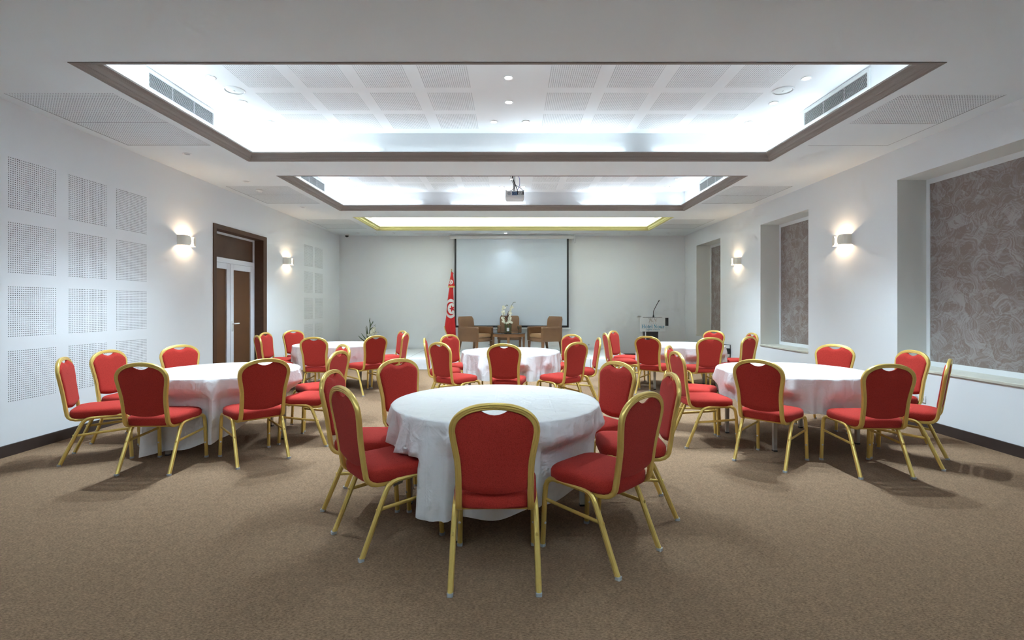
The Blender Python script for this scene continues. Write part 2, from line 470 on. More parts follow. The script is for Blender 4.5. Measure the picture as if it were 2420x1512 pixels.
# right wall with three blind window niches
NICHE = [(4.30, 6.02), (7.83, 9.34), (11.14, 12.59)]
NZ0, NZ1, ND = .65, 2.90, .37
wr_ = struct('wall_right', holed(YF, YB, 0, HC, [(a, b, NZ0, NZ1) for a, b in NICHE], lambda u, v: (XR, u, v)), M['wall'])
M['reveal'] = mat('reveal_paint', (.76, .77, .73), .7, spec=.2)
M['sill'] = mat('sill_stone', (.60, .585, .50), .35, var=(9, .12))
for i, (a, b) in enumerate(NICHE):
    X1 = XR + ND
    rv = MB()
    rv.quad((XR, a, NZ0), (X1, a, NZ0), (X1, a, NZ1), (XR, a, NZ1))
    rv.quad((X1, b, NZ0), (XR, b, NZ0), (XR, b, NZ1), (X1, b, NZ1))
    rv.quad((XR, a, NZ1), (X1, a, NZ1), (X1, b, NZ1), (XR, b, NZ1))
    rv.quad((XR, b, NZ0), (X1, b, NZ0), (X1, a, NZ0), (XR, a, NZ0))
    w = struct('window_%d' % (i + 1), rv, M['reveal'], label='blind window niche with a brushed taupe infill panel')
    p = MB().box(X1 - .012, X1 + .02, a + .045, b - .045, NZ0 + .07, NZ1 - .055)
    part('infill_panel', p, M['swirl'], w)
    t = MB()
    for (q, s_, z0, z1) in ((a, a + .05, NZ0, NZ1), (b - .05, b, NZ0, NZ1)):
        t.box(X1 - .02, X1 + .02, q, s_, z0, z1)
    t.box(X1 - .02, X1 + .02, a + .05, b - .05, NZ1 - .06, NZ1)
    t.box(X1 - .02, X1 + .02, a + .05, b - .05, NZ0, NZ0 + .075)
    part('infill_border', t, M['wall'], w)
    part('sill', MB().box(XR - .012, X1 - .02, a + .001, b - .001, NZ0 - .012, NZ0 + .018, b=.005), M['sill'], w)

# back wall, wall behind the camera
struct('wall_back', MB().add([(XL, YB, 0), (XR, YB, 0), (XR, YB, HC), (XL, YB, HC)], [(0, 1, 2, 3)]), M['wall'])
struct('wall_front', MB().add([(XL, YF, 0), (XR, YF, 0), (XR, YF, HC), (XL, YF, HC)], [(3, 2, 1, 0)]), M['leg'])

# ceiling with recesses and side access panels
side = []   # (x0,x1,y0,y1,perforated)
for y0, y1, mid in ((4.44, 5.87, 5.15), (7.88, 9.19, 8.51), (10.90, 12.17, 11.60)):
    side.append((-4.52, -3.55, y0, mid - .006, True)); side.append((-4.52, -3.55, mid + .006, y1, True))
for y0, y1, mid in ((4.47, 5.88, 5.18), (7.88, 9.20, 8.56), (10.90, 12.19, 11.60)):
    side.append((3.485, 4.42, y0, mid - .006, True)); side.append((3.485, 4.42, mid + .006, y1, y0 > 5))
G = .003
holes = [(c['x'][0], c['x'][1], c['y'][0], c['y'][1]) for c in COFFERS] + [(a - G, b + G, c - G, d + G) for a, b, c, d, p in side]
ceil = struct('ceiling', holed(XL, XR, YF, YB, holes, lambda u, v: (u, v, HC)), M['ceil'])
for a, b, c, d, p in side:
    if p:
        me = perforated('access_panel', b - a, d - c, 40, 29, .0056, [M['ceil'], M['felt']])
        ob('access_panel', me, ceil, ((a + b) / 2, (c + d) / 2, HC + .0015), (PI, 0, 0))
    else:
        part('access_panel', MB().box(a, b, c, d, HC + .001, HC + .012), M['ceil'], ceil)
    part('panel_gap', MB().quad((a - .02, c - .02, HC + .014), (b + .02, c - .02, HC + .014), (b + .02, d + .02, HC + .014), (a - .02, d + .02, HC + .014)), M['felt'], ceil)
BX = [.60 + .604 * k for k in range(4)] + [-.664 - .604 * k for k in range(4)]
BYS = [[4.30, 4.90, 5.50, 6.09], [7.60, 8.20, 8.80, 9.40], [], []]
for ci, c in enumerate(COFFERS):  # includes the unseen recess added for foreground light
    (x0, x1), (y0, y1) = c['x'], c['y']
    wv = MB()
    wv.quad((x0, y0, HC), (x0, y1, HC), (x0, y1, HT), (x0, y0, HT)); wv.quad((x1, y1, HC), (x1, y0, HC), (x1, y0, HT), (x1, y1, HT))
    wv.quad((x0, y1, HC), (x1, y1, HC), (x1, y1, HT), (x0, y1, HT)); wv.quad((x1, y0, HC), (x0, y0, HC), (x0, y0, HT), (x1, y0, HT))
    part('recess_wall', wv, M['cove'], ceil)
    hb = [(bx - PB / 2, bx + PB / 2, by - PB / 2, by + PB / 2) for bx in BX for by in BYS[ci]]
    part('recess_top', holed(x0, x1, y0, y1, hb, lambda u, v: (u, v, HT)), M['cove'], ceil)
    for bx in BX:
        for by in BYS[ci]:
            ob('acoustic_panel', pan_ceil, ceil, (bx, by, HT), (PI, 0, 0))
    # cornice moulding round the opening, hiding the cove lights
    prof = [(-.022, .004), (-.022, -.005), (-.004, -.007), (.0, -.003), (.012, -.004), (.022, .002), (.028, .014), (.034, .020), (.042, .022),
            (.048, .030), (.052, .044), (.064, .060), (.082, .068), (.092, .072), (.092, .088), (.080, .088), (.060, .076), (.040, .040), (.0, .030), (.0, .004)]
    mo = MB(); rings = []
    for sx, sy, X, Y in ((1, 1, x0, y0), (-1, 1, x1, y0), (-1, -1, x1, y1), (1, -1, x0, y1)):
        rings.append([(X + sx * d, Y + sy * d, HC + z) for d, z in prof])
    rings.append(rings[0])
    mo.rings(rings, 0, cap=False)
    struct('trim_%d' % (ci + 1), mo, M['yellow'] if ci == 2 else M['taupe'])

# baseboards
BH = .105
def base(name, segs):
    mb = MB()
    for x0, x1, y0, y1 in segs: mb.box(x0, x1, y0, y1, 0, BH)
    struct(name, mb, M['skirt_wood'])
base('baseboard_left', [(XL, XL + .018, YF, DOOR[0] - .09), (XL, XL + .018, DOOR[1] + .1, YB)])
base('baseboard_right', [(XR - .018, XR, YF, YB)])
base('baseboard_back', [(XL + .018, XR - .018, YB - .018, YB)])

# ------------------------------------------------------------------ door
d = bpy.data.objects.new('door_1', None); COL.objects.link(d); d['kind'] = 'structure'
d['label'] = 'double door with white frames and brown panels in deep dark wood casing'
y0, y1, z1 = DOOR[0], DOOR[1], DOOR[3]
XD = XL - .175
cs = MB()   # casing on the wall face and deep jambs
cs.box(XL - .20, XL + .014, y0 - .08, y0, 0, z1 + .075)
cs.box(XL - .20, XL + .014, y1, y1 + .13, 0, z1 + .075)
cs.box(XL - .20, XL + .014, y0, y1, z1, z1 + .075)
part('casing', cs, M['wood_dark'], d)
part('back_board', MB().box(XD - .05, XD - .035, y0, y1, 0, z1), M['dark'], d)
fr = MB()
fr.box(XD - .03, XD + .02, y0, y0 + .030, 0, z1); fr.box(XD - .03, XD + .02, y1 - .030, y1, 0, z1)
fr.box(XD - .03, XD + .02, y0 + .030, y1 - .030, z1 - .035, z1); fr.box(XD - .03, XD + .02, y0 + .030, y1 - .030, 2.105, 2.185)
part('frame', fr, M['alu'], d)
part('transom_panel', MB().box(XD - .02, XD, y0 + .030, y1 - .030, 2.185, z1 - .035), M['wood_dark'], d)
def leaf(ya, yb, sl, sr):
    m = MB()
    m.box(XD - .02, XD + .03, ya, ya + sl, .01, 2.10, b=.004); m.box(XD - .02, XD + .03, yb - sr, yb, .01, 2.10, b=.004)
    m.box(XD - .02, XD + .03, ya + sl, yb - sr, 2.00, 2.10, b=.004); m.box(XD - .02, XD + .03, ya + sl, yb - sr, .01, .14, b=.004)
    l = part('leaf', m, M['alu'], d)
    part('panel', MB().box(XD - .015, XD + .008, ya + sl, yb - sr, .14, 2.0), M['door_panel'], l)
    return l
leaf(y0 + .05, 8.488, .09, .10)
l2 = leaf(8.498, y1 - .05, .095, .10)
hd = MB(); hd.box(XD + .03, XD + .04, 8.53, 8.565, .95, 1.13, b=.004)
hd.tube([(XD + .035, 8.548, 1.08), (XD + .075, 8.548, 1.08), (XD + .08, 8.56, 1.08), (XD + .08, 8.67, 1.08)], .011, 8)
part('handle', hd, M['white'], l2, True)

# ------------------------------------------------------------------ fixtures on ceiling and walls
def grille(side_x, sgn, y0, y1, label):
    """air grille on a recess side wall; sgn=+1 faces +x"""
    z0, z1 = 3.441, 3.579
    t = thing('air_grille', label, 'air vent', (side_x, (y0 + y1) / 2, (z0 + z1) / 2), 0 if sgn > 0 else PI, 'air grilles in the ceiling recesses')
    L, h = (y1 - y0) / 2, (z1 - z0) / 2
    f = MB(); w = .03
    f.box(.001, .014, -L - w, L + w, h, h + .028); f.box(.001, .014, -L - w, L + w, -h - .028, -h)
    f.box(.001, .014, -L - w, -L, -h, h); f.box(.001, .014, L, L + w, -h, h)
    part('frame', f, M['grille'], t)
    part('back_plate', MB().quad((.001, -L, -h), (.001, L, -h), (.001, L, h), (.001, -L, h)), M['dark'], t)
    s = MB(); n = 11
    for k in range(n):
        z = -h + (k + .5) * 2 * h / n
        s.add([(.003, -L, z + .002), (.003, L, z + .002), (.013, L, z - .001), (.013, -L, z - .001), (.003, -L, z + .004), (.003, L, z + .004), (.013, L, z + .002), (.013, -L, z + .002)],
              [(0, 1, 2, 3), (7, 6, 5, 4), (3, 2, 6, 7), (0, 4, 5, 1)])
    sl = part('slats', s, M['grille'], t); sl['kind'] = 'stuff'
    for q in (-L / 3, L / 3): part('mullion', MB().box(.003, .009, q - .0015, q + .0015, -h, h), M['grille'], t)
for ci, (ya, yb, nm) in enumerate(((4.69, 5.70, 'nearest'), (8.0, 9.0, 'second'), (10.95, 11.96, 'farthest'))):
    c = COFFERS[ci]
    grille(c['x'][0], 1, ya, yb, 'white slatted air grille on the left side of the %s ceiling recess' % nm)
    grille(c['x'][1], -1, ya, yb, 'white slatted air grille on the right side of the %s ceiling recess' % nm)

dl_ring = MB().lathe([(.034, -.001), (.052, -.001), (.052, -.005), (.046, -.009), (.036, -.006), (.034, -.001)], n=24, cap=False).mesh('ring', M['white'], True)
dl_disc = MB().lathe([(.0355, -.002), (.030, -.004)], n=20).mesh('lens', M['downlight'])
dl_off = MB().lathe([(.0355, -.002), (.030, -.003)], n=20).mesh('lens', M['grey'])
def downlight(x, y, z, label, on=True, power=9.0, grp='lit ceiling downlights', col=(.70, .88, 1.0)):
    t = thing('downlight', label, 'ceiling light', (x, y, z), 0, grp)
    ob('ring', dl_ring, t)
    ob('lens', dl_disc if on else dl_off, t)
    if on and power > 0:
        l = bpy.data.lights.new('downlight_beam', 'SPOT'); l.energy = power; l.spot_size = R(100); l.spot_blend = .9; l.shadow_soft_size = .05; l.color = col
        o = bpy.data.objects.new('downlight_beam', l); o.location = (0, 0, -.012); o.parent = t; COL.objects.link(o)
DP = 205.0
for (x, y), w in (((-2.967, 4.903), 'left column, nearest'), ((-2.97, 5.492), 'left column, middle'), ((-2.95, 6.098), 'left column, farthest'),
                  ((-.04, 4.91), 'centre line, nearest'), ((-.04, 5.50), 'centre line, second'), ((-.227, 6.09), 'back pair, left one'), ((.165, 6.09), 'back pair, right one'),
                  ((2.90, 4.926), 'right column, nearest'), ((2.89, 5.526), 'right column, middle'), ((2.89, 6.11), 'right column, farthest')):
    downlight(x, y, HT, 'small round lit downlight in the nearest ceiling recess, ' + w, power=DP * (.45 if abs(x) < 1 else .66))
for (x, y), w in (((-2.93, 8.84), 'left column, nearer one'), ((-2.93, 9.42), 'left column, farther one'), ((0.0, 8.84), 'behind the projector pole'), ((-.2, 9.42), 'back pair, left of the projector'),
                  ((.2, 9.42), 'back pair, right of the projector'), ((2.92, 8.84), 'right column, nearer one'), ((2.92, 9.42), 'right column, farther one')):
    downlight(x, y, HT, 'small round lit downlight in the second ceiling recess, ' + w, power=DP * (.8 if abs(x) < 1 else .8))
for x, y, w in ((-4.04, 6.20, 'beside the nearest recess'), (-4.04, 7.585, 'between the first two recesses'), (-4.01, 9.55, 'beside the second recess')):
    downlight(x, y, HC, 'small unlit spot in the left ceiling strip ' + w, False, 0, 'unlit ceiling spots')
for x, w in ((-4.0, 'leftmost'), (-3.54, 'second from the left'), (-3.07, 'third from the left'), (.12, 'above the screen'), (3.02, 'third from the right'), (3.53, 'second from the right'), (4.05, 'rightmost')):
    downlight(x, 12.93, HC, 'tiny unlit spot in the row by the back wall, ' + w, False, 0, 'unlit ceiling spots')
downlight(-.175, 12.93, HC, 'single lit spot in the ceiling right above the projection screen', True, 10.0)

for x, y, w in ((-2.895, 5.20, 'left'), (2.82, 5.206, 'right')):
    t = thing('ceiling_speaker', 'round flush white ceiling speaker on the %s of the nearest recess' % w, 'speaker', (x, y, HT), 0, 'ceiling speakers')
    part('rim', MB().lathe([(.088, -.001), (.104, -.001), (.104, -.005), (.096, -.010), (.088, -.007)], n=36, cap=False), M['white'], t, True)
    part('mesh_cover', MB().lathe([(.088, -.003), (.05, -.006), (.01, -.007)], n=36), M['grille'], t, True)
    part('badge', MB().box(-.004, .004, -.012, .012, -.009, -.0065), M['grey'], t)

for x0, x1, w in ((-2.56, -1.59, 'far left'), (-1.49, -.515, 'left of centre'), (.455, 1.43, 'right of centre'), (1.52, 2.50, 'far right')):
    t = thing('slot_diffuser', 'long thin ceiling slot diffuser above the stage, %s one' % w, 'air vent', ((x0 + x1) / 2, 13.0, HC), 0, 'slot diffusers by the back wall')
    L = (x1 - x0) / 2
    part('slot_frame', MB().box(-L, L, -.045, -.03, -.006, 0).box(-L, L, .03, .045, -.006, 0).box(-L, L, -.006, .006, -.006, 0), M['white'], t)
    part('slot', MB().box(-L, L, -.03, .03, -.002, -.0005), M['dark'], t)

# smoke detector in the left strip, dome camera in the back corner
t = thing('smoke_detector', 'small round detector on the left ceiling panel beside the second recess', 'smoke detector', (-4.12, 8.14, HC), 0)
part('base', MB().lathe([(.055, 0), (.055, -.012), (.048, -.018)], n=24), M['white'], t, True)
part('head', MB().lathe([(.036, -.018), (.034, -.034), (.02, -.040)], n=24), M['white'], t, True)
t = thing('dome_camera', 'small dark dome camera on the ceiling in the back left corner', 'security camera', (-4.37, 13.18, HC), 0)
part('base', MB().lathe([(.06, 0), (.06, -.02), (.052, -.03)], n=24), M['white'], t, True)
part('dome', MB().lathe([(.046, -.03), (.044, -.05), (.032, -.068), (.012, -.076)], n=24), M['black'], t, True)

# wall sconces: an open sleeve with two rounded tongues that leave a gap
def sconce(side, y, label):
    sg = 1 if side == 'l' else -1
    X = XL if side == 'l' else XR
    z0, z1 = 2.232, 2.372
    t = thing('wall_sconce', label, 'wall lamp', (X, y, (z0 + z1) / 2), 0, 'wall sconces')
    hh = (z1 - z0) / 2; r = .05; D = .105; LN = .29
    path = [(0.0, 0.0), (0.0, D - r)]
    path += [(r - r * math.cos(R(a)), D - r + r * math.sin(R(a))) for a in range(10, 91, 10)]
    nearp = path + [(r + (k + 1) * .0125, D) for k in range(8)]        # (along y, out)
    def band(pts, name):
        s = [0]
        for a, b in zip(pts, pts[1:]): s.append(s[-1] + math.hypot(b[0] - a[0], b[1] - a[1]))
        mb = MB(); rs = []
        E_ = .055
        for k, (a, o) in enumerate(pts):
            q = max(0, (s[k] - (s[-1] - E_)) / E_)
            h = hh * (math.sqrt(max(0, 1 - q * q)) * .82 + .18 if q > 0 else 1)
            i = max(0, min(k, len(pts) - 2)); ta = pts[i + 1][0] - pts[i][0]; to = pts[i + 1][1] - pts[i][1]; n = math.hypot(ta, to)
            na, no = to / n * .005, -ta / n * .005
            if pts[-1][0] < pts[0][0]: na, no = -na, -no
            rs.append([(sg * o, a, -h), (sg * o, a, h), (sg * (o + no), a + na, h), (sg * (o + no), a + na, -h)])
        mb.rings(rs)
        part(name, mb, M['lampshell'], t)
    band(nearp, 'sleeve')
    farp = [(LN - a, o) for a, o in path] + [(LN - r - (k + 1) * .0125, D) for k in range(4)]
    band(farp, 'sleeve')
    part('back_plate', MB().box(min(0, sg * .006), max(0, sg * .006), .008, LN - .008, -hh + .01, hh - .01), M['lampshell'], t)
    bl = MB().tube([(sg * .045, .09, 0), (sg * .045, .20, 0)], .006, 10)
    part('bulb', bl, M['bulb'], t, True)
    for yy in (.145,):
        l = bpy.data.lights.new('sconce_light', 'POINT'); l.energy = 2.3; l.color = (1.0, .72, .46); l.shadow_soft_size = .012
        o = bpy.data.objects.new('sconce_light', l); o.location = (sg * .062, yy, 0); o.parent = t; COL.objects.link(o)
sconce('l', 6.92, 'cream wall lamp with warm light, left of the brown door')
sconce('l', 10.13, 'cream wall lamp with warm light, between the door and far perforated panels')
sconce('r', 6.83, 'cream wall lamp with warm light, between the two nearer right niches')
sconce('r', 10.13, 'cream wall lamp with warm light, between the two farther right niches')

def socket(loc, rz, label, n=1):
    t = thing('wall_socket', label, 'power socket', loc, rz, 'wall sockets')
    part('plate', MB().box(-.04 * n, .04 * n, -.009, 0, -.04, .04, b=.003), M['white'], t)
    for k in range(n):
        cx = -.04 * n + .04 + .08 * k
        mb = MB().lathe([(.022, 0), (.022, .006)], n=20)
        mb.v = [(cx + x, -.0095 - (.003 - z * .5), y) for x, y, z in mb.v]
        part('outlet', mb, M['grey'], t)
socket((XL + .0005, 10.18, .34), R(90), 'white socket on the left wall past the brown door')
socket((2.05, YB - .0005, .345), 0, 'white socket on the back wall right of the screen')
socket((-.62, YB - .0005, .345), 0, 'white socket on the back wall behind the armchairs')
socket((XR - .0005, 5.68, .335), R(-90), 'white double socket under the nearest right niche', 2)
ac = thing('access_hatch', 'plain white access hatch low on the back wall right of the screen', 'hatch', (1.02, YB, .44))
part('hatch_frame', MB().box(-.2, .2, -.006, 0, .12, .135).box(-.2, .2, -.006, 0, -.135, -.12).box(-.2, -.185, -.006, 0, -.12, .12).box(.185, .2, -.006, 0, -.12, .12), M['white'], ac)
part('hatch_door', MB().box(-.182, .182, -.004, 0, -.117, .117), M['white'], ac)

# black and grey wall unit beside the far right table (a hose-reel like bracket)
t = thing('wall_bracket', 'black tray in a thin dark frame on right wall beside far right table', 'wall bracket', (XR, 10.62, .0), 0)
fr = MB()
fr.tube([(-.16, 0, .565), (-.01, 0, .555), (-.01, 0, .285), (-.07, -.02, .30)], .008, 8)
part('frame', fr, M['podium'], t)
mb = MB().add([(-.17, -.03, .49), (-.012, -.03, .48), (-.012, -.03, .365), (-.115, -.03, .365), (-.17, .03, .49), (-.012, .03, .48), (-.012, .03, .365), (-.115, .03, .365)],
              [(0, 1, 2, 3), (7, 6, 5, 4), (0, 4, 5, 1), (1, 5, 6, 2), (2, 6, 7, 3), (3, 7, 4, 0)])
part('tray', mb, M['black'], t)
part('top_plate', MB().box(-.15, -.02, -.01, .0, .492, .55), M['grille'], t)

# ------------------------------------------------------------------ projection screen
YS = 13.27
t = thing('projection_screen', 'large pulled-down white projection screen with black border on back wall', 'projection screen', (-.022, YS, 0))
part('case', MB().box(-1.63, 1.65, -.05, .05, 3.165, 3.262, b=.012), M['white'], t, True)
hw = 1.517
part('end_cap', MB().box(1.65, 1.675, -.052, .052, 3.163, 3.264, b=.006), M['grille'], t)
part('end_cap', MB().box(-1.655, -1.63, -.052, .052, 3.163, 3.264, b=.006), M['grille'], t)
mb = MB(); NX, NZ = 24, 20
for j in range(NZ + 1):
    for i in range(NX + 1):
        x = -hw + .045 + (2 * hw - .09) * i / NX; z = .86 + (3.165 - .86) * j / NZ
        y = .004 * math.sin(x * 3.1 + z * 1.4) * (1 - j / NZ)
        mb.v.append((x, y, z))
for j in range(NZ):
    for i in range(NX):
        a = j * (NX + 1) + i
        mb.f.append((a, a + 1, a + NX + 2, a + NX + 1)); mb.m.append(0)
part('fabric', mb, M['screen'], t, True)
bd = MB(); bd.box(-hw, -hw + .048, -.0075, -.0055, .81, 3.165); bd.box(hw - .048, hw, -.0075, -.0055, .81, 3.165); bd.box(-hw + .048, hw - .048, -.0075, -.0055, .81, .865)
part('black_border', bd, M['black'], t)
part('weight_bar', MB().box(-hw - .04, hw + .04, -.018, .018, .772, .808, b=.008), M['white'], t, True)
part('pull_cord', MB().tube([(1.66, -.04, 3.22), (1.70, -.04, 3.16), (1.70, -.04, 3.06), (1.67, -.04, 3.04), (1.65, -.04, 3.12), (1.655, -.04, 3.18)], .003, 6), M['grey'], t)

# ------------------------------------------------------------------ projector
t = thing('projector', 'grey-white projector hung on a pole from the second ceiling recess', 'projector', (.038, 8.1, 3.10))
part('body', MB().rings([_rr(-.135, .137, -.10, .11, .012, .0), _rr(-.150, .150, -.118, .12, .014, .026), _rr(-.150, .150, -.12, .12, .014, .04),
                         _rr(-.148, .148, -.118, .12, .014, .046), _rr(-.148, .148, -.118, .12, .014, .120), _rr(-.14, .14, -.11, .112, .012, .127)]), M['white'], t, True, 30)
part('port_panel', MB().box(-.045, .04, -.1205, -.117, .052, .108), M['portblue'], t)
pp = part('port_panel', MB().box(.043, .118, -.1205, -.117, .052, .112), M['grille'], t)
mb = MB()
for x, z in ((.06, .10), (.075, .085), (.09, .098), (.10, .08), (.105, .065), (.08, .062), (.062, .068)):
    mb.box(x - .006, x + .006, -.1215, -.1203, z - .0035, z + .0035)
pt = part('port', mb, M['black'], t); pt['kind'] = 'stuff'
mb = MB()
for x, z in ((-.03, .095), (-.02, .08), (-.028, .066), (.0, .09), (.012, .07), (-.01, .062)):
    mb.box(x - .007, x + .007, -.1215, -.1203, z - .0045, z + .0045)
pt = part('port', mb, M['podium'], t); pt['kind'] = 'stuff'
gl = MB().lathe([(.027, 0), (.027, .003), (.02, .004)], n=24)
gl.v = [(x - .09, -.118 - z, y + .08) for x, y, z in gl.v]
part('speaker_grille', gl, M['grey'], t)
part('power_plug', MB().box(.124, .142, -.135, -.117, .06, .105, b=.003), M['black'], t)
part('foot', MB().box(-.148, -.13, -.118, -.10, .122, .131).box(.13, .148, -.118, -.10, .122, .131), M['black'], t)
ln = MB().lathe([(.04, 0), (.04, .02), (.032, .022)], n=24); ln.v = [(x + .07, .118 + z, y + .07) for x, y, z in ln.v]
part('lens', ln, M['black'], t, True)
po = MB().tube([(-.01, .02, .126), (-.01, .02, .530)], .021, 14).box(-.07, .05, -.04, .08, .126, .134).box(-.07, .05, -.04, .08, .521, .529)
part('pole', po, M['grille'], t, True)
part('cable', MB().tube([(-.045, -.02, .52), (-.048, -.03, .42), (-.03, -.04, .33), (.0, -.06, .25), (.03, -.12, .17), (.045, -.135, .10), (.045, -.125, .06)], .007, 8), M['black'], t, True)
part('cable', MB().tube([(-.07, -.01, .52), (-.075, -.01, .40), (-.04, -.02, .29), (-.008, -.04, .235), (-.01, -.08, .17), (-.05, -.10, .135), (-.075, -.11, .128)], .0035, 6), M['podium'], t, True)
part('cable', MB().tube([(.0, -.03, .245), (.05, -.06, .205), (.10, -.10, .165), (.133, -.13, .12), (.133, -.13, .10)], .0035, 6), M['podium'], t, True)
part('cable', MB().tube([(.02, .02, .52), (.05, .0, .43), (.078, -.03, .33), (.08, -.06, .24), (.06, -.09, .17), (.035, -.11, .125)], .0045, 6), M['cable_blue'], t, True)

# ------------------------------------------------------------------ banquet chair (local: faces +y, origin on the floor)
def fluted(r, n=24, k=6, a=.10):
    return [(r * (1 + a * math.cos(k * 2 * PI * i / n)) * math.cos(2 * PI * i / n), r * (1 + a * math.cos(k * 2 * PI * i / n)) * math.sin(2 * PI * i / n)) for i in range(n)]
def ribbed(hw, hd):
    top = []
    for i in range(19):
        a = -hw + 2 * hw * i / 18
        b = hd * max(0, 1 - (abs(a) / hw) ** 4) ** .25 - .0024 * math.exp(-((abs(a) - hw * .36) / (hw * .11)) ** 2)
        top.append((a, max(b, .0)))
    return top + [(a, -b) for a, b in reversed(top[1:-1])]
def lerp_tab(tab, z):
    for (z0, w0), (z1, w1) in zip(tab, tab[1:]):
        if z <= z1:
            t = max(0, (z - z0) / (z1 - z0)); t = t * t * (3 - 2 * t) if False else t
            return w0 + (w1 - w0) * t
    return tab[-1][1]
BW = [(.38, .176), (.45, .174), (.55, .1735), (.60, .1745), (.64, .1775), (.68, .1835), (.72, .191), (.755, .1975), (.787, .2015)]
def by(z): return -.215 - (z - .45) * .146
AE = 2.3
def make_chair():
    t = thing('banquet_chair', '', 'chair', group='red banquet chairs')
    # seat
    def outline(ins, z):
        pts = []
        for k in range(40):
            a = 2 * PI * k / 40; c, s = math.cos(a), math.sin(a)
            ex = 2 / 5.0
            x = (abs(c) ** ex) * (1 if c >= 0 else -1); y = (abs(s) ** ex) * (1 if s >= 0 else -1)
            hw = .214 + .010 * y - ins
            pts.append((x * hw, .0125 + y * (.2225 - ins), z))
        return pts
    sb = MB().rings([outline(.02, .392), outline(.004, .396), outline(0, .410), outline(0, .446), outline(.006, .460), outline(.018, .470), outline(.05, .478), outline(.11, .483), outline(.17, .485)])
    seat = part('seat', sb, M['red'], t, True, 60)
    # back cushion
    mb = MB(); U = sorted(set([-1, -.97, -.92, -.85, -.75, -.62, -.5, -.4, -.32, -.27, -.22, -.17, -.1, 0] + [-q for q in (-1, -.97, -.92, -.85, -.75, -.62, -.5, -.4, -.32, -.27, -.22, -.17, -.1)])); NV = 18
    n = len(U)
    for sidev in (1, -1):
        for j in range(NV + 1):
            v = j / NV
            for u in U:
                xa = u * .1985
                zt = .787 + .113 * max(0, 1 - abs(u) ** AE) ** (1 / AE)
                if abs(xa) < .074: zt -= .036 * (1 - (xa / .074) ** 2)
                zb = .472 + .030 * u * u
                z = zb + (zt - zb) * v
                w = lerp_tab(BW, z) - .0045 if z < .787 else .1985
                x = u * min(w, .1985)
                e = min(1 - abs(u), 1) / .12; e2 = min(v, 1 - v) / .09
                q = min(1, e) * min(1, e2); q = math.sqrt(max(0, 1 - (1 - min(1, e)) ** 2)) * math.sqrt(max(0, 1 - (1 - min(1, e2)) ** 2))
                off = (.004 + .020 * q) if sidev > 0 else -(.003 + .007 * q)
                mb.v.append((x, by(z) + off, z + off * .146))
    A = n * (NV + 1)
    for j in range(NV):
        for i in range(n - 1):
            a = j * n + i
            mb.f.append((a, a + n, a + n + 1, a + 1)); mb.m.append(0)
            mb.f.append((A + a, A + a + 1, A + a + n + 1, A + a + n)); mb.m.append(0)
    def edge(idx):
        for a, b in zip(idx, idx[1:]):
            mb.f.append((a, b, A + b, A + a)); mb.m.append(0)
    edge(list(range(n))); edge([NV * n + i for i in reversed(range(n))])
    edge([j * n for j in reversed(range(NV + 1))]); edge([j * n + n - 1 for j in range(NV + 1)])
    part('back_cushion', mb, M['red'], t, True, 70)
    # back frame loop
    half = [(-.176, -.03, .383), (-.176, -.10, .381), (-.176, -.150, .383), (-.176, -.180, .392), (-.1755, -.200, .408), (-.175, -.211, .430)]
    for z in (.47, .51, .55, .585, .615, .645, .675, .70, .725, .75, .77, .787): half.append((-lerp_tab(BW, z), by(z), z))
    for k in range(1, 13):
        a = PI / 2 * k / 12
        x = -.2015 * abs(math.cos(a)) ** (2 / AE) if k < 12 else 0.0
        z = .787 + .122 * math.sin(a) ** (2 / AE); half.append((x, by(z), z))
    path = half + [(-x, y, z) for x, y, z in reversed(half[:-1])]
    part('back_frame', MB().sweep(path, ribbed(.0165, .0135), n0=(1, 0, 0)), M['gold'], t, True, 80)
    # legs
    for sx in (-1, 1):
        rear = [(sx * .212, -.2535, .002), (sx * .2095, -.196, .135), (sx * .207, -.139, .27), (sx * .205, -.105, .345), (sx * .204, -.088, .372), (sx * .203, -.066, .388), (sx * .203, -.04, .395), (sx * .203, .03, .398)]
        front = [(sx * .203, .03, .398), (sx * .203, .12, .402), (sx * .204, .175, .402), (sx * .205, .203, .395), (sx * .206, .222, .378), (sx * .207, .232, .352), (sx * .2085, .238, .30), (sx * .2105, .245, .15), (sx * .2128, .252, .002)]
        for nm, pth in (('rear', rear), ('front', front)):
            l = part('leg', MB().sweep(pth, fluted(.0142, 32, 8, .07), n0=(1, 0, 0)), M['gold'], t, True, 80)
            fx, fy = (sx * .212, -.2535) if nm == 'rear' else (sx * .2128, .252)
            part('foot_cap', MB().rings([_rr(fx - .0152, fx + .0152, fy - .0152, fy + .0152, .008, 0), _rr(fx - .0152, fx + .0152, fy - .0152, fy + .0152, .008, .016)]), M['grey'], l)
            if nm == 'front':
                b_ = MB().lathe([(.008, 0), (.007, .003), (.003, .005)], n=12)
                b_.v = [(fx * .997 + x, fy - .0195 - z, .14 + y) for x, y, z in b_.v]
                part('bumper', b_, M['white'], l)
        part('stretcher', MB().sweep([(sx * .208, -.165, .250), (sx * .2085, .04, .262), (sx * .209, .240, .275)], [(.011 * math.cos(2 * PI * i / 10), .006 * math.sin(2 * PI * i / 10)) for i in range(10)], n0=(0, 0, 1)), M['gold'], t, True, 60)
    part('seat_rail', MB().box(-.175, .175, -.165, -.145, .375, .392, b=.004), M['gold'], t)
    part('seat_rail', MB().box(-.195, .195, .15, .17, .378, .392, b=.004), M['gold'], t)
    return t
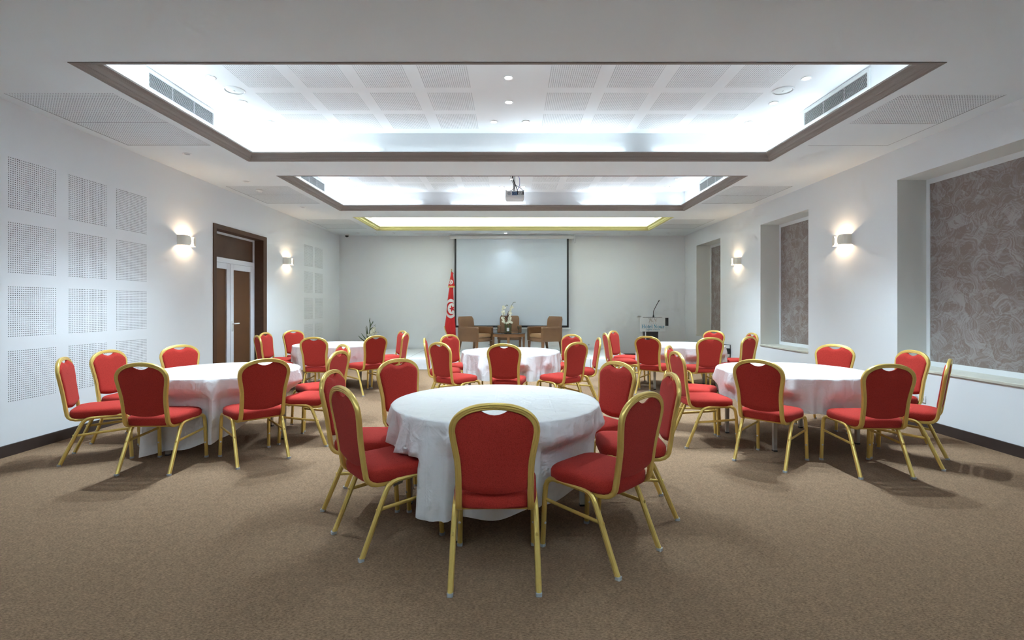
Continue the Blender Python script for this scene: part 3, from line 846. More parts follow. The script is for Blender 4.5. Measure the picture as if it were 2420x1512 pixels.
CH = [('1', 'nearest round table', [(-.088, 2.636, .6), (.503, 2.852, 45.5), (.821, 3.447, 87.2), (.633, 3.992, 120.5), (-.755, 3.027, -51.1), (-1.019, 3.572, -91.5), (-.793, 4.165, -131.7)]),
      ('2', 'round table by left wall panels', [(-3.781, 4.608, -62.1), (-3.95, 5.20, -93.8), (-3.012, 4.320, .5), (-2.357, 4.559, 45.1), (-3.704, 5.769, -121.2), (-2.24, 5.815, 130.5), (-2.053, 5.160, 82.0)]),
      ('3', 'round table by nearest right niche', [(2.313, 4.472, -48.6), (2.993, 4.242, .3), (3.582, 4.514, 45.7), (3.886, 5.187, 90.7), (3.649, 5.829, 126.4), (1.937, 5.068, -88.4), (2.058, 5.663, -118.6)]),
      ('4', 'middle round table before stage', [(-.058, 6.391, -9.8), (-.743, 6.541, -41.8), (-.983, 7.205, -82.8), (-.795, 7.865, -127.8), (.643, 6.588, 41.1), (.981, 7.294, 88.2), (.768, 7.926, 133.3)]),
      ('5', 'far left round table', [(-3.954, 9.344, -127.2), (-4.036, 8.697, -92.5), (-3.798, 8.025, -50.3), (-2.942, 7.701, -2.8), (-2.342, 7.961, 50.9), (-2.281, 9.193, 125.4), (-2.110, 8.607, 87.2)]),
      ('6', 'far right round table', [(2.244, 7.840, -41.2), (2.875, 7.609, 6.8), (3.580, 9.217, 129.8), (2.099, 9.143, -126.8), (1.861, 8.524, -88.1), (3.843, 8.575, 91.0), (3.432, 7.802, 36.2)])]
TC = {'1': (-.1164, 3.4975), '2': (-2.9757, 5.1866), '3': (2.8924, 5.2085), '4': (-.0253, 7.3252), '5': (-3.0432, 8.6524), '6': (2.8797, 8.5578)}
def where(t):
    for lo, hi, s in ((-20, 20, 'on the near side'), (20, 72, 'on the near right side'), (72, 110, 'on the right side'), (110, 160, 'on the far right side'),
                      (-72, -20, 'on the near left side'), (-110, -72, 'on the left side'), (-160, -110, 'on the far left side')):
        if lo <= t < hi: return s
proto = make_chair(); used = False
for tid, tname, lst in CH:
    for x, y, th in lst:
        lab = 'red gold-framed chair %s of the %s' % (where(th), tname)
        grp = 'red chairs round the ' + tname
        if not used:
            o = proto; o.location = (x, y, 0); o.rotation_euler = (0, 0, R(th)); o['label'] = lab; o['group'] = grp; used = True
        else:
            dup(proto, (x, y, 0), R(th), lab, grp)

# ------------------------------------------------------------------ round tables and cloths
TR, TZ = .7115, .7243
LEGS = {'1': 200, '2': 20, '3': 0, '4': 30, '5': 15, '6': -20}
LA = [math.degrees(math.atan2(b, a)) for a, b in ((-.41, -.47), (-.6, .26), (.616, -.22), (.41, .5))]
CLOTH = {'1': (.46, .10, -115, 11), '2': (.40, .30, -125, 22), '3': (.285, .03, -70, 33), '4': (.31, .05, -60, 44), '5': (.335, .03, 200, 55), '6': (.34, .03, 20, 66)}
def smooth(a, b, x):
    t = min(1, max(0, (x - a) / (b - a))); return t * t * (3 - 2 * t)
for tid, tname, lst in CH:
    cx, cy = TC[tid]
    t = thing('round_table', 'round folding table under white cloth, the ' + tname, 'table', (cx, cy, 0), 0, 'round banquet tables')
    part('table_top', MB().lathe([(.695, .698), (.700, .702), (.700, .716), (.695, .720)], n=64), M['wood_dark'], t, True)
    pts = []
    for a in LA:
        a2 = R(a + LEGS[tid]); px, py = .60 * math.cos(a2), .60 * math.sin(a2); pts.append((px, py))
        lg = MB().rings([[(px + q * k, py + r_ * k, z) for q, r_ in ((-1, -1), (1, -1), (1, 1), (-1, 1))] for z, k in ((.012, .016), (.66, .020), (.698, .020))])
        l = part('leg', lg, M['leg'], t)
        part('foot_glide', MB().box(px - .018, px + .018, py - .018, py + .018, 0, .012), M['black'], l)
    rl = MB()
    order = sorted(pts, key=lambda p: math.atan2(p[1], p[0]))
    for k in range(4):
        a, b = order[k], order[(k + 1) % 4]
        rl.sweep([(a[0], a[1], .672), (b[0], b[1], .672)], [(-.02, -.009), (.02, -.009), (.02, .009), (-.02, .009)], n0=(0, 0, 1))
    part('apron_rail', rl, M['leg'], t)
    # cloth
    L0, off, offa, seed = CLOTH[tid]
    rnd = random.Random(seed)
    ph = [rnd.uniform(0, 6.28) for _ in range(8)]
    chairs = []
    for x, y, th in lst:
        dx, dy = x - cx, y - cy; dist = math.hypot(dx, dy)
        chairs.append((math.atan2(dy, dx), dist - .262, dist))
    NP, NT = 216, 18
    mb = MB()
    mb.v.append((0, 0, TZ))
    TOPR = [.15, .3, .45, .58, .66, .695, .7085]
    for r_ in TOPR:
        for i in range(NP):
            a = 2 * PI * i / NP
            z = TZ + (.0012 * math.sin(9 * r_ * math.cos(a + ph[0]) * 3) if r_ < .69 else (-.003 if r_ > .70 else -.0005))
            mb.v.append((r_ * math.cos(a), r_ * math.sin(a), z))
    for j in range(NT + 1):
        for i in range(NP):
            a = 2 * PI * i / NP
            L = L0 + off * math.cos(a - R(offa)) + .012 * math.sin(5 * a + ph[1]) + .01 * math.sin(11 * a + ph[2])
            s = L * (j / NT) + .008
            f = (math.sin(9 * a + ph[3] + .5 * math.sin(3 * a + ph[4])) * .5 + .35 * math.sin(14 * a + ph[5]) + .35 * math.sin(23 * a + ph[6]) + .22 * math.sin(37 * a + ph[7]) + .16 * math.sin(53 * a + ph[0]))
            k = (s / .5)
            r_ = TR + .002 + .030 * k + .055 * (f + .15) * min(1, k * 2.2)
            z = TZ - s * .99
            if z < .012:      # the surplus lies out on the carpet
                r_ += (.012 - z) * .7; z = .006 + .006 * (1 + math.sin(31 * a)) * .5
            # keep clear of the seats pushed in under the rim
            for ca, df, dist in chairs:
                da = (a - ca + PI) % (2 * PI) - PI
                if abs(da) > 1.0: continue
                lat = abs(math.sin(da)) * r_
                wl = 1 - smooth(.235, .33, lat)
                if wl <= 0: continue
                if df < .56:
                    if z < .492 and lat < .24:
                        z = .491 + .002 * math.sin(20 * a + j); r_ = TR + .006 + .008 * math.sin(17 * a)
                else:
                    lim = df / max(.3, math.cos(da)) - .006
                    wz = 1 - smooth(.50, .62, z)
                    lim -= .045 * (1 + f) * .5 * min(1, k * 1.5)
                    if r_ > lim: r_ += (lim - r_) * wl * wz
            r_ = max(r_, .636)
            mb.v.append((r_ * math.cos(a), r_ * math.sin(a), z))
    for i in range(NP):
        mb.f.append((0, 1 + i, 1 + (i + 1) % NP)); mb.m.append(0)
    rows = len(TOPR) + NT + 1
    for j in range(rows - 1):
        for i in range(NP):
            b0 = 1 + j * NP; i2 = (i + 1) % NP
            mb.f.append((b0 + i, b0 + NP + i, b0 + NP + i2, b0 + i2)); mb.m.append(0)
    cl = part('tablecloth', mb, M['satin'], None, True, 80, loc=(cx, cy, 0))
    tag(cl, 'white satin cloth draped over the ' + tname, 'tablecloth', 'white satin tablecloths')

# ------------------------------------------------------------------ stage
SX0, SX1, SY0, SZ = -3.33, 2.70, 10.83, .227
st = thing('stage', 'low white cloth-covered stage along the back wall', 'stage', ((SX0 + SX1) / 2, (SY0 + YB) / 2, 0))
hx, hy = (SX1 - SX0) / 2, (YB - .02 - SY0) / 2
part('platform', MB().box(-hx + .03, hx - .03, -hy + .03, hy - .01, .0, SZ - .012), M['wood_dark'], st)
M['stagecloth'] = mat('stage_cloth', (.74, .76, .78), .5, bump=(9, .5, 6), spec=.4)
N_ = 6
for k in range(N_):
    xa = -hx + 2 * hx * k / N_ + .004; xb = -hx + 2 * hx * (k + 1) / N_ - .004
    mb = MB(); nx, ns = 12, 16
    for j in range(ns + 1):
        for i in range(nx + 1):
            u = i / nx; x = xa + (xb - xa) * u
            if j < 4:
                z = .006 + (SZ - .014) * j / 3.6 if j < 4 else SZ; y = -hy - .004 * math.sin(7 * x + j) * (1 - j / 4)
                z = min(z, SZ - .008)
            else:
                v = (j - 4) / (ns - 4); y = -hy + .006 + (2 * hy - .012) * v
                z = SZ - .002 + .0015 * math.sin(5.1 * x + 3.7 * y) * min(1, v * 4)
            mb.v.append((x, y, z))
    for j in range(ns):
        for i in range(nx):
            a = j * (nx + 1) + i
            mb.f.append((a, a + 1, a + nx + 2, a + nx + 1)); mb.m.append(0)
    part('cloth_panel', mb, M['stagecloth'], st, True, 60)

# ------------------------------------------------------------------ armchairs (local: faces +y)
def make_armchair():
    t = thing('armchair', '', 'armchair', group='tan armchairs on the stage')
    for sx in (-1, 1):
        x0, x1 = sorted((sx * .235, sx * .305))
        pr = [(-.30, .30), (.29, .32), (.29, .615), (.26, .635), (-.28, .655), (-.31, .64)]
        mb = MB(); n = len(pr)
        mb.rings([[(x0, y, z) for y, z in pr], [(x0 + .008, y, z) for y, z in pr], [(x1 - .008, y, z) for y, z in pr], [(x1, y, z) for y, z in pr]])
        arm = part('arm', mb, M['arm_panel'], t, False)
        part('arm_pad', MB().box(x0 - .004, x1 + .004, -.27, .295, .618, .655, b=.014), M['leather'], arm, True)
    part('seat_base', MB().box(-.234, .234, -.28, .275, .30, .39, b=.01), M['leather'], t, True)
    part('seat_cushion', MB().box(-.232, .232, -.22, .285, .39, .49, b=.03), M['seat_leather'], t, True)
    mb = MB(); rs = []
    for k in range(9):
        v = k / 8; z = .36 + .54 * v; yc = -.265 - .075 * v
        w = .245 + .012 * v; th_ = .055 - .012 * v
        if k == 8: w -= .02; th_ -= .012
        rs.append([(x, yc + y - (.03 * (1 - (x / .25) ** 2)), z - (.012 if abs(x) > w * .9 and k >= 8 else 0)) for x, y, _ in _rr(-w, w, -th_, th_, .03, 0, 4)])
    part('backrest', mb.rings(rs), M['leather'], t, True, 50)
    for sx in (-1, 1):
        for yy, sp in ((.255, .01), (-.27, -.05)):
            lg = MB().rings([_rr(sx * .268 - w, sx * .268 + w, yy + sp * (1 - z / .31) - w, yy + sp * (1 - z / .31) + w, .004, z) for z, w in ((0, .017), (.31, .029))])
            part('leg', lg, M['wood'], t, True)
    return t
ac = make_armchair()
def face(fx, fy): return math.atan2(-fx, fy)
spots = [(-.885, 12.12, face(.80, -.60), 'tan leather armchair on the stage beside the red flag'),
         (.775, 12.12, face(-.82, -.57), 'tan leather armchair at the right of the stage table'),
         (-.075, 12.80, face(0, -1), 'tan leather armchair facing out behind the stage table')]
for i, (x, y, a, lab) in enumerate(spots):
    if i == 0:
        ac.location = (x, y, SZ); ac.rotation_euler = (0, 0, a); ac['label'] = lab
    else: dup(ac, (x, y, SZ), a, lab)

# coffee table, glasses and flowers
t = thing('coffee_table', 'round wooden side table with dark glass top between the armchairs', 'table', (-.094, 12.0, SZ))
part('glass_top', MB().lathe([(.405, .500), (.415, .503), (.415, .509), (.405, .512)], n=48), M['table_glass'], t, True)
part('apron', MB().lathe([(.36, .425), (.395, .428), (.398, .497), (.36, .499)], n=48), M['wood'], t, True)
for a in (0, 90, 180, 270):
    px, py = .365 * math.cos(R(a)), .365 * math.sin(R(a))
    part('leg', MB().rings([_rr(px - w, px + w, py - w, py + w, .004, z) for z, w in ((0, .018), (.43, .030))]), M['wood'], t)
TT = SZ + .512
gm = MB().lathe([(.033, 0), (.033, .003), (.008, .008), (.005, .02), (.010, .035), (.005, .05), (.006, .075), (.022, .088), (.034, .11), (.036, .135), (.031, .165), (.0295, .165), (.034, .135), (.032, .112), (.02, .092), (.003, .086)], n=24).mesh('wine_glass', M['glass'], True, 60)
for x, w in ((-.367, 'left'), (.153, 'right')):
    tag(ob('wine_glass', gm, None, (x, 11.93, TT)), 'clear stemmed wine glass %s of the vase on the stage table' % w, 'glass', 'wine glasses on the stage table')
v = thing('flower_vase', 'square glass vase with white orchid sprays and brown twigs', 'vase', (-.105, 11.88, TT))
mb = MB().rings([_rr(-.085, .085, -.085, .085, .012, 0), _rr(-.098, .098, -.098, .098, .012, .235), _rr(-.094, .094, -.094, .094, .012, .235), _rr(-.081, .081, -.081, .081, .012, .012)])
part('vase_body', mb, M['glass'], v, True, 40)
part('card', MB().box(-.03, .03, -.0945, -.0925, .05, .13), M['signwhite'], v)
def orchid(parent, c, r, rnd):
    mb = MB()
    n = Vector((rnd.uniform(-.5, .5), -1, rnd.uniform(-.2, .4))).normalized()
    a = n.orthogonal().normalized(); b = n.cross(a); c = Vector(c)
    for k in range(5):
        q = 2 * PI * k / 5 + rnd.uniform(-.2, .2); d = a * math.cos(q) + b * math.sin(q); s = n.cross(d)
        p = [c, c + d * r * .55 + s * r * .42 + n * r * .15, c + d * r + n * r * .05, c + d * r * .55 - s * r * .42 + n * r * .15]
        mb.add([tuple(x) for x in p], [(0, 1, 2), (0, 2, 3)])
    return part('blossom', mb, M['petal'], parent)
rnd = random.Random(3)
S1 = [(-.02, 0, .08), (-.06, 0, .25), (-.105, -.01, .40), (-.115, -.01, .52), (-.08, 0, .62), (-.02, 0, .665), (.0, 0, .66)]
S2 = [(.02, 0, .08), (.03, 0, .25), (.03, 0, .42), (.05, 0, .56), (.09, 0, .67), (.14, 0, .735), (.175, 0, .73)]
for S in (S1, S2):
    part('stem', MB().tube(S, .004, 6), M['stem'], v, True)
for (x, z) in ((-.11, .63), (-.075, .60), (-.12, .57), (-.10, .52), (-.135, .50), (-.09, .47), (-.12, .44), (-.10, .385), (-.14, .36), (-.11, .33), (-.09, .29), (-.12, .28), (-.075, .25),
               (.085, .635), (.11, .61), (.07, .60), (.06, .55), (.05, .50), (.035, .48), (.07, .47), (.02, .43), (.05, .42), (.03, .38), (.06, .36), (.02, .34), (.05, .31), (.01, .29), (.045, .265), (.09, .25), (-.03, .24), (.0, .25)):
    orchid(v, (x, rnd.uniform(-.05, .03), z), .036, rnd)
for (x, z) in ((-.05, .655), (-.03, .67), (-.01, .65), (.12, .715), (.15, .735), (.175, .735)):
    part('bud', MB().lathe([(.003, -.008), (.008, 0), (.003, .008)], (x, 0, z), 8), M['stem'], v, True)
for pth in ([(.0, 0, .05), (-.02, .02, .25), (-.02, .03, .36), (.0, .02, .46), (.015, .02, .52)], [(-.02, .02, .34), (-.08, .01, .40), (-.14, .01, .415), (-.17, .01, .43)], [(-.02, .03, .36), (.03, .02, .44), (.02, .01, .5)], [(.03, -.02, .05), (.05, -.02, .21), (.10, -.02, .235)]):
    part('twig', MB().tube(pth, .013, 7, scale=[1.2] + [.9] * (len(pth) - 2) + [.5]), M['twig'], v, True)
mb = MB()
for k in range(5):
    a = k * 1.3
    mb.tube([(.05 * math.cos(a), .05 * math.sin(a), .02), (.06 * math.cos(a + .5), .05 * math.sin(a + .5), .20)], .011, 6)
part('stem_bundle', mb, M['stem'], v)

# floor arrangement of branches behind the far left table
fv = thing('branch_arrangement', 'tall vase of bare twigs and white flowers left of the stage', 'plant', (-3.58, 12.45, 0))
part('vase_body', MB().lathe([(.10, 0), (.13, .03), (.12, .30), (.085, .46), (.10, .50), (.09, .50), (.075, .46), (.10, .28), (.02, .05)], n=28), M['signwhite'], fv, True)
for pth in ([(0, 0, .4), (.0, 0, .62), (.03, 0, .80), (.035, 0, .95), (.02, 0, 1.02), (.03, 0, 1.09)], [(.033, 0, .86), (.06, -.01, .92), (.10, -.01, .97), (.105, -.01, 1.01)], [(.02, 0, .78), (.07, 0, .83), (.12, 0, .86)],
            [(-.02, 0, .45), (-.05, 0, .70), (-.08, .01, .86)], [(-.01, 0, .5), (-.035, .01, .74), (-.06, .02, .89)], [(-.02, .02, .45), (-.12, .02, .60), (-.19, .01, .70)], [(-.03, 0, .45), (-.2, .02, .57), (-.27, .02, .64)]):
    part('twig', MB().tube(pth, .012, 7, scale=[1.2] + [1.0] * (len(pth) - 2) + [.35]), M['stem'], fv, True)
rnd = random.Random(9)
for x, z in ((.10, .80), (.13, .83), (.15, .80), (.09, .76), (.12, .77), (.07, .73), (.11, .73), (.05, .70), (.09, .69), (.02, .68), (.14, .70), (.18, .71), (.0, .66), (.06, .65)):
    orchid(fv, (x, rnd.uniform(-.04, .04), z), .045, rnd)
for x, z in ((.14, .90), (.16, .88), (.17, .91), (.23, .73), (.16, .75)):
    part('bud', MB().lathe([(.003, -.010), (.009, 0), (.003, .010)], (x, 0, z), 8), M['stem'], fv, True)

# ------------------------------------------------------------------ flag
YFL = 12.72; KP = YFL / 1180.0
def fx_(u): return ((1040 + .1157 * u) - 1211) * KP
def fz_(w): return 1.382 + (723 - (625 + .1157 * w)) * KP
fx0 = fx_(235)
f = thing('flag', 'red flag with white disc, crescent and star on stage pole', 'flag', (fx0, YFL, SZ))
def lz(w): return fz_(w) - SZ
part('pole', MB().tube([(0, .02, .02), (0, .02, lz(140))], .014, 12), M['wood'], f, True)
part('base', MB().lathe([(.17, 0), (.17, .02), (.05, .04), (.03, .10), (.02, .12)], (0, .02, 0), 28), M['brass'], f, True)
part('finial', MB().lathe([(.008, 0), (.016, .015), (.010, .03), (.017, .045), (.012, .065), (.003, .078)], (0, .02, lz(150)), 14), M['brass'], f, True)
BIG = [(300, 210, 268), (470, 186, 266), (600, 166, 272), (730, 150, 277), (900, 136, 288), (1050, 124, 300), (1160, 106, 306), (1260, 90, 312), (1330, 105, 317), (1440, 150, 321), (1560, 175, 318), (1640, 182, 314)]
SMALL = [(160, 222, 262), (230, 212, 268), (330, 190, 280), (440, 162, 298)]
def cloth_pos(tab, u, w, bulge=.05, front=True):
    for (a, l0, r0), (b, l1, r1) in zip(tab, tab[1:]):
        if w <= b or b == tab[-1][0]:
            q = (w - a) / (b - a); l = l0 + (l1 - l0) * q; r = r0 + (r1 - r0) * q; break
    x = fx_(l + (r - l) * u) - fx0
    env = math.sin(PI * u) ** .6 if 0 < u < 1 else 0
    wav = .010 * math.sin(u * 15 + w * .002) * env
    y = (-bulge * env + wav) if front else (.03 * env + wav * .5)
    return x, .02 + y, lz(w)
def flag_cloth(name, tab, bulge, nu=24, nv=40):
    mb = MB(); w0, w1 = tab[0][0], tab[-1][0]
    for frt in (True, False):
        for j in range(nv + 1):
            for i in range(nu + 1): mb.v.append(cloth_pos(tab, i / nu, w0 + (w1 - w0) * j / nv, bulge, frt))
    A = (nu + 1) * (nv + 1)
    for j in range(nv):
        for i in range(nu):
            a = j * (nu + 1) + i
            mb.f.append((a, a + nu + 1, a + nu + 2, a + 1)); mb.m.append(0)
            mb.f.append((A + a, A + a + 1, A + a + nu + 2, A + a + nu + 1)); mb.m.append(0)
    return part(name, mb, M['flagred'], f, True, 70)
big = flag_cloth('flag_cloth', BIG, .055)
small = flag_cloth('pennant', SMALL, .085, nv=16)
def to_u(tab, X, w):
    for (a, l0, r0), (b, l1, r1) in zip(tab, tab[1:]):
        if w <= b or b == tab[-1][0]:
            q = (w - a) / (b - a); l = l0 + (l1 - l0) * q; r = r0 + (r1 - r0) * q
            return min(.995, max(.005, (X - l) / (r - l)))
def decal(tab, outline, bulge, lift, matl, parent, name, sub=7):
    """outline of (X, w) in flag plane, filled by rings shrinking to its centre"""
    cx = sum(p[0] for p in outline) / len(outline); cw = sum(p[1] for p in outline) / len(outline)
    mb = MB(); n = len(outline)
    for k in range(sub):
        s = 1 - k / sub
        for X, w in outline:
            X2, w2 = cx + (X - cx) * s, cw + (w - cw) * s
            x, y, z = cloth_pos(tab, to_u(tab, X2, w2), w2, bulge); mb.v.append((x, y - lift, z))
    x, y, z = cloth_pos(tab, to_u(tab, cx, cw), cw, bulge); mb.v.append((x, y - lift, z))
    for k in range(sub - 1):
        for i in range(n):
            mb.f.append((k * n + i, k * n + (i + 1) % n, (k + 1) * n + (i + 1) % n, (k + 1) * n + i)); mb.m.append(0)
    for i in range(n):
        mb.f.append(((sub - 1) * n + i, (sub - 1) * n + (i + 1) % n, sub * n)); mb.m.append(0)
    return part(name, mb, matl, parent, True, 80)
def ell(cx, cw, rx, rw, n=48): return [(cx + rx * math.cos(2 * PI * i / n), cw + rw * math.sin(2 * PI * i / n)) for i in range(n)]
def star(cx, cw, rx, rw, rot):
    out = []
    for k in range(10):
        r = 1 if k % 2 == 0 else .40; a = R(rot + 36 * k)
        out.append((cx + rx * r * math.cos(a), cw + rw * r * math.sin(a)))
    den = []
    for a, b in zip(out, out[1:] + out[:1]):
        for q in (0, .5): den.append((a[0] + (b[0] - a[0]) * q, a[1] + (b[1] - a[1]) * q))
    return den
def emblem(tab, cx, cw, rx, rw, bulge, parent, sx):
    decal(tab, ell(cx, cw, rx, rw), bulge, .009, M['flagwhite'], parent, 'white_disc')
    decal(tab, ell(cx - .02 * rx, cw, rx * .80 * sx, rw * .70), bulge, .013, M['flagred'], parent, 'crescent')
    decal(tab, ell(cx + .22 * rx, cw, rx * .74 * sx, rw * .57), bulge, .017, M['flagwhite'], parent, 'crescent_gap')
    decal(tab, star(cx + .24 * rx, cw, rx * .52, rw * .40, 180), bulge, .021, M['flagred'], parent, 'star', 5)
emblem(BIG, 222, 900, 120, 196, .055, big, 1.0)
emblem(SMALL, 226, 360, 44, 48, .085, small, .95)
mb = MB()
for i in range(24):
    a = cloth_pos(SMALL, i / 24, 438, .085); b = cloth_pos(SMALL, (i + 1) / 24, 438, .085)
    mb.add([(a[0], a[1] - .004, a[2]), (b[0], b[1] - .004, b[2]), (b[0] * 1.04, b[1] - .006, b[2] - .042 - .006 * (i % 2)), (a[0] * 1.04, a[1] - .006, a[2] - .042 + .006 * (i % 2))], [(0, 1, 2, 3)])
part('fringe', mb, M['fringe'], small)
mb = MB()
for j in range(20):
    w0 = 1255 + 280 * j / 20; w1 = 1255 + 280 * (j + 1) / 20
    a = cloth_pos(BIG, 0.0, w0, .055); b = cloth_pos(BIG, 0.0, w1, .055)
    mb.add([(a[0] - .018, a[1] - .01, a[2] - .012), (b[0] - .018, b[1] - .01, b[2] - .012), (b[0] + .004, b[1] - .012, b[2]), (a[0] + .004, a[1] - .012, a[2])], [(0, 1, 2, 3)])
part('fringe', mb, M['fringe'], big)
mb = MB().tube([(.01, -.02, lz(165)), (.035, -.03, lz(160)), (.052, -.03, lz(185)), (.045, -.03, lz(200)), (.03, -.03, lz(185))], .006, 7)
part('ribbon', mb, M['flagred'], f, True)

# ------------------------------------------------------------------ lectern with sign
YP = 12.40
p = thing('lectern', 'dark lectern with white edges and a white hotel sign, right of the stage', 'lectern', (3.484, YP, 0))
col_ = MB().rings([_rr(-.17, .155, .03, .33, .01, z) if z > .3 else _rr(-.14, .14, .04, .33, .01, z) for z in (.02, .3, .301, .745)])
part('column', MB().rings([_rr(-.15, .14, .05, .32, .01, .02), _rr(-.168, .158, .04, .33, .01, .745)]), M['podium'], p)
mb = MB()
for xa, xb in ((-.150, -.168), (.140, .158)):
    mb.add([(xa - .008, .035, .02), (xa + .008, .035, .02), (xb + .008, .025, .745), (xb - .008, .025, .745), (xa - .008, .06, .02), (xa + .008, .06, .02), (xb + .008, .05, .745), (xb - .008, .05, .745)],
           [(0, 1, 2, 3), (7, 6, 5, 4), (0, 4, 5, 1), (1, 5, 6, 2), (2, 6, 7, 3), (3, 7, 4, 0)])
part('edge_trim', mb, M['alu'], p)
part('base', MB().box(-.22, .22, .0, .40, 0, .03, b=.006), M['podium'], p)
part('desk', MB().add([(-.22, .02, .76), (.30, .02, .76), (.30, .02, 1.07), (-.22, .02, 1.07), (-.17, .30, .86), (.30, .30, .86), (.30, .30, 1.10), (-.17, .30, 1.10)],
                      [(0, 1, 2, 3), (7, 6, 5, 4), (0, 4, 5, 1), (1, 5, 6, 2), (2, 6, 7, 3), (3, 7, 4, 0)]), M['podium'], p)
wing = part('side_wing', MB().box(.315, .44, .16, .17, .885, 1.085), M['podium'], p)
part('wing_edge', MB().box(.30, .445, .155, .175, 1.085, 1.098).box(.44, .452, .155, .175, .87, 1.098).box(.30, .44, .155, .175, .87, .885), M['alu'], wing)
sg = part('sign_board', MB().box(-.312, .312, .002, .014, .748, 1.092, b=.002), M['signwhite'], p)
# lettering in units of the sign (u across 0..920, w up 0..510)
SWX, SWZ = .624 / 920, .344 / 510
def sp(u, w): return (-.312 + u * SWX, .748 + w * SWZ)
class Ink:
    def __init__(s): s.mb = MB()
    def poly(s, pts):
        q = [sp(*a) for a in pts]; n = len(q)
        s.mb.add([(x, -.0002, z) for x, z in q] + [(x, .0025, z) for x, z in q], [tuple(range(n))] + [(i, n + i, n + (i + 1) % n, (i + 1) % n) for i in range(n)])
    def rect(s, a, b, c, d): s.poly([(a, c), (b, c), (b, d), (a, d)])
    def ring(s, cx, cy, rx, ry, tx, ty, a0=0, a1=360, n=28):
        for k in range(n):
            p0, p1 = R(a0 + (a1 - a0) * k / n), R(a0 + (a1 - a0) * (k + 1) / n)
            f_ = lambda a, o: (cx + (rx - (tx if o else 0)) * math.cos(a), cy + (ry - (ty if o else 0)) * math.sin(a))
            s.poly([f_(p0, 0), f_(p1, 0), f_(p1, 1), f_(p0, 1)])
    def line(s, pts, w):
        for (a, b), (c, d_) in zip(pts, pts[1:]):
            l = math.hypot(c - a, d_ - b) or 1; nx, ny = -(d_ - b) / l * w / 2, (c - a) / l * w / 2
            s.poly([(a - nx, b - ny), (c - nx, d_ - ny), (c + nx, d_ + ny), (a + nx, b + ny)])
k = Ink(); B0, C0, X0 = 125, 255, 212   # baseline, cap height, x height
def stem(x, top, w=20, sb=14, serif_top=True):
    k.rect(x, x + w, B0, top); k.rect(x - sb, x + w + sb, B0, B0 + 8)
    if serif_top: k.rect(x - sb, x + w + sb, top - 8, top)
stem(66, C0); stem(138, C0); k.rect(86, 138, B0 + 58, B0 + 68)                      # H
k.ring(230, B0 + 43, 40, 46, 18, 9)                                                  # o
k.line([(212, 232), (230, 250), (248, 232)], 9)                                      # circumflex
k.rect(292, 311, B0 + 10, 240); k.rect(278, 332, X0 - 9, X0); k.ring(316, B0 + 16, 24, 18, 16, 9, 180, 330)   # t
k.ring(370, B0 + 43, 36, 46, 17, 9, 0, 320); k.rect(345, 405, B0 + 46, B0 + 55)      # e
stem(424, C0 + 4, serif_top=False); k.rect(412, 434, C0 - 4, C0 + 4)                 # l
k.rect(520, 530, B0, C0); k.rect(506, 545, B0, B0 + 7); k.rect(590, 600, B0, C0); k.rect(576, 616, C0 - 8, C0); k.rect(500, 530, C0 - 8, C0)
k.poly([(508, C0), (536, C0), (602, B0), (582, B0)])                                 # N
k.ring(675, B0 + 43, 41, 46, 18, 9)                                                  # o
k.rect(732, 750, B0 + 24, X0); k.rect(720, 750, X0 - 8, X0); k.rect(790, 808, B0, X0); k.rect(778, 808, X0 - 8, X0); k.rect(790, 822, B0, B0 + 8); k.ring(768, B0 + 32, 36, 34, 17, 12, 180, 360)   # u
stem(838, X0, sb=12, serif_top=False); k.rect(826, 842, X0 - 8, X0); k.ring(866, X0 - 28, 24, 28, 12, 14, 20, 170)   # r
part('lettering', k.mb, M['signblue'], sg, label='blue hotel name on the sign')
g = Ink()   # brown monogram, stars
g.line([(300, 460), (325, 472), (345, 455), (350, 400), (375, 480), (395, 490)], 5)
g.line([(310, 355), (330, 345), (352, 365), (370, 410), (392, 488)], 10); g.line([(300, 470), (320, 485), (350, 478)], 4)
g.line([(355, 420), (430, 425)], 5)
g.line([(452, 480), (440, 488), (428, 470), (418, 420), (412, 375), (420, 352), (440, 352), (460, 375), (470, 410)], 9)
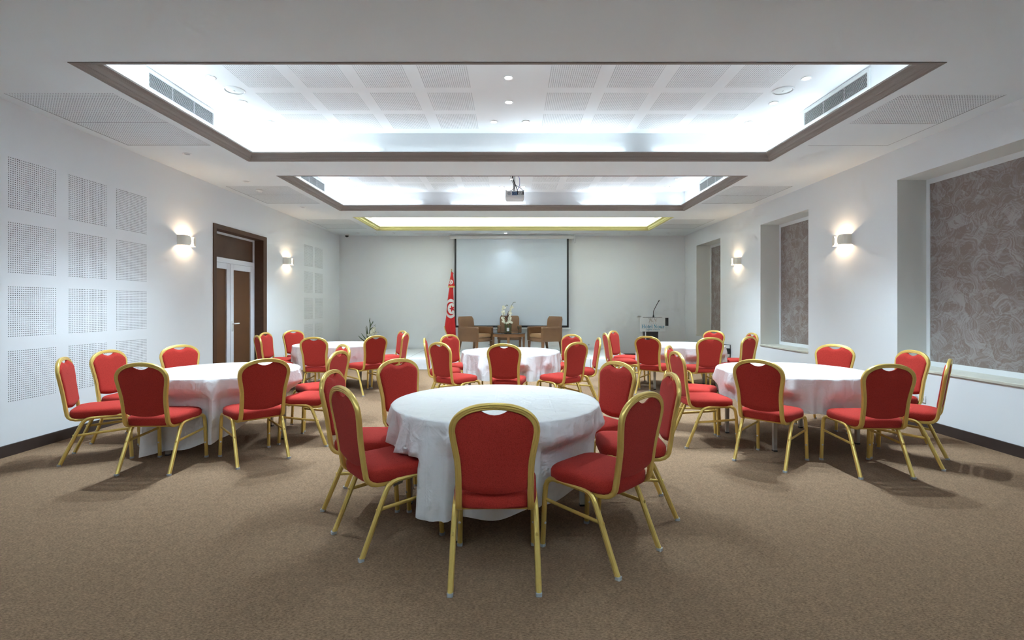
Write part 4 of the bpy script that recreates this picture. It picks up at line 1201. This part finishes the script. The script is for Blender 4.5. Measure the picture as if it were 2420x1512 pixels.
g.line([(472, 385), (470, 358), (490, 350), (510, 370), (520, 430), (525, 490)], 6)
g.line([(525, 490), (555, 420), (585, 348)], 11); g.line([(585, 348), (590, 420), (600, 470), (620, 488)], 5)
for q in (362, 430, 490, 555):
    pts = []
    for j in range(10):
        r = 13 if j % 2 == 0 else 5.5; a = R(90 + 36 * j); pts.append((q + r * math.cos(a), 303 + r * math.sin(a)))
    g.poly(pts)
part('monogram', g.mb, M['signbrown'], sg, label='brown monogram and four stars')
ln = Ink(); ln.rect(50, 180, 62, 64); ln.rect(760, 880, 62, 64)
part('rule', ln.mb, M['grey'], sg)
def text(body, u0, u1, w0, size, matl, name):
    cu = bpy.data.curves.new(name, 'FONT'); cu.body = body; cu.size = 1; cu.shear = .35; cu.offset = .012
    o = bpy.data.objects.new('tmp', cu); COL.objects.link(o)
    bpy.context.view_layer.update()
    me = bpy.data.meshes.new_from_object(o.evaluated_get(bpy.context.evaluated_depsgraph_get()))
    bpy.data.objects.remove(o)
    xs = [q.co.x for q in me.vertices]; a, b = min(xs), max(xs)
    for q in me.vertices:
        u = u0 + (q.co.x - a) / (b - a) * (u1 - u0); w = w0 + q.co.y * size; x, z = sp(u, w)
        q.co = (x, -.0006, z)
    me.materials.clear(); me.materials.append(matl)
    ob(name, me, sg)
text('Congress', 205, 445, 52, 58, M['signblue'], 'lettering')
text('&', 468, 500, 52, 50, M['signbrown'], 'lettering')
text('Resort', 520, 725, 52, 58, M['signblue'], 'lettering')
mc = thing('microphone', 'thin black gooseneck microphone standing on the lectern', 'microphone', (3.484 + .075, YP + .20, 1.092))
part('mount', MB().lathe([(.028, 0), (.02, .03), (.012, .07)], n=14), M['black'], mc, True)
part('gooseneck', MB().tube([(0, 0, .06), (0, 0, .13), (.004, 0, .165), (.018, -.004, .20), (.07, -.012, .305), (.125, -.02, .41)], .0085, 8), M['podium'], mc, True)
part('capsule', MB().tube([(.118, -.02, .40), (.137, -.024, .428), (.142, -.025, .436)], .013, 10, scale=[.8, 1, .6]), M['black'], mc, True)
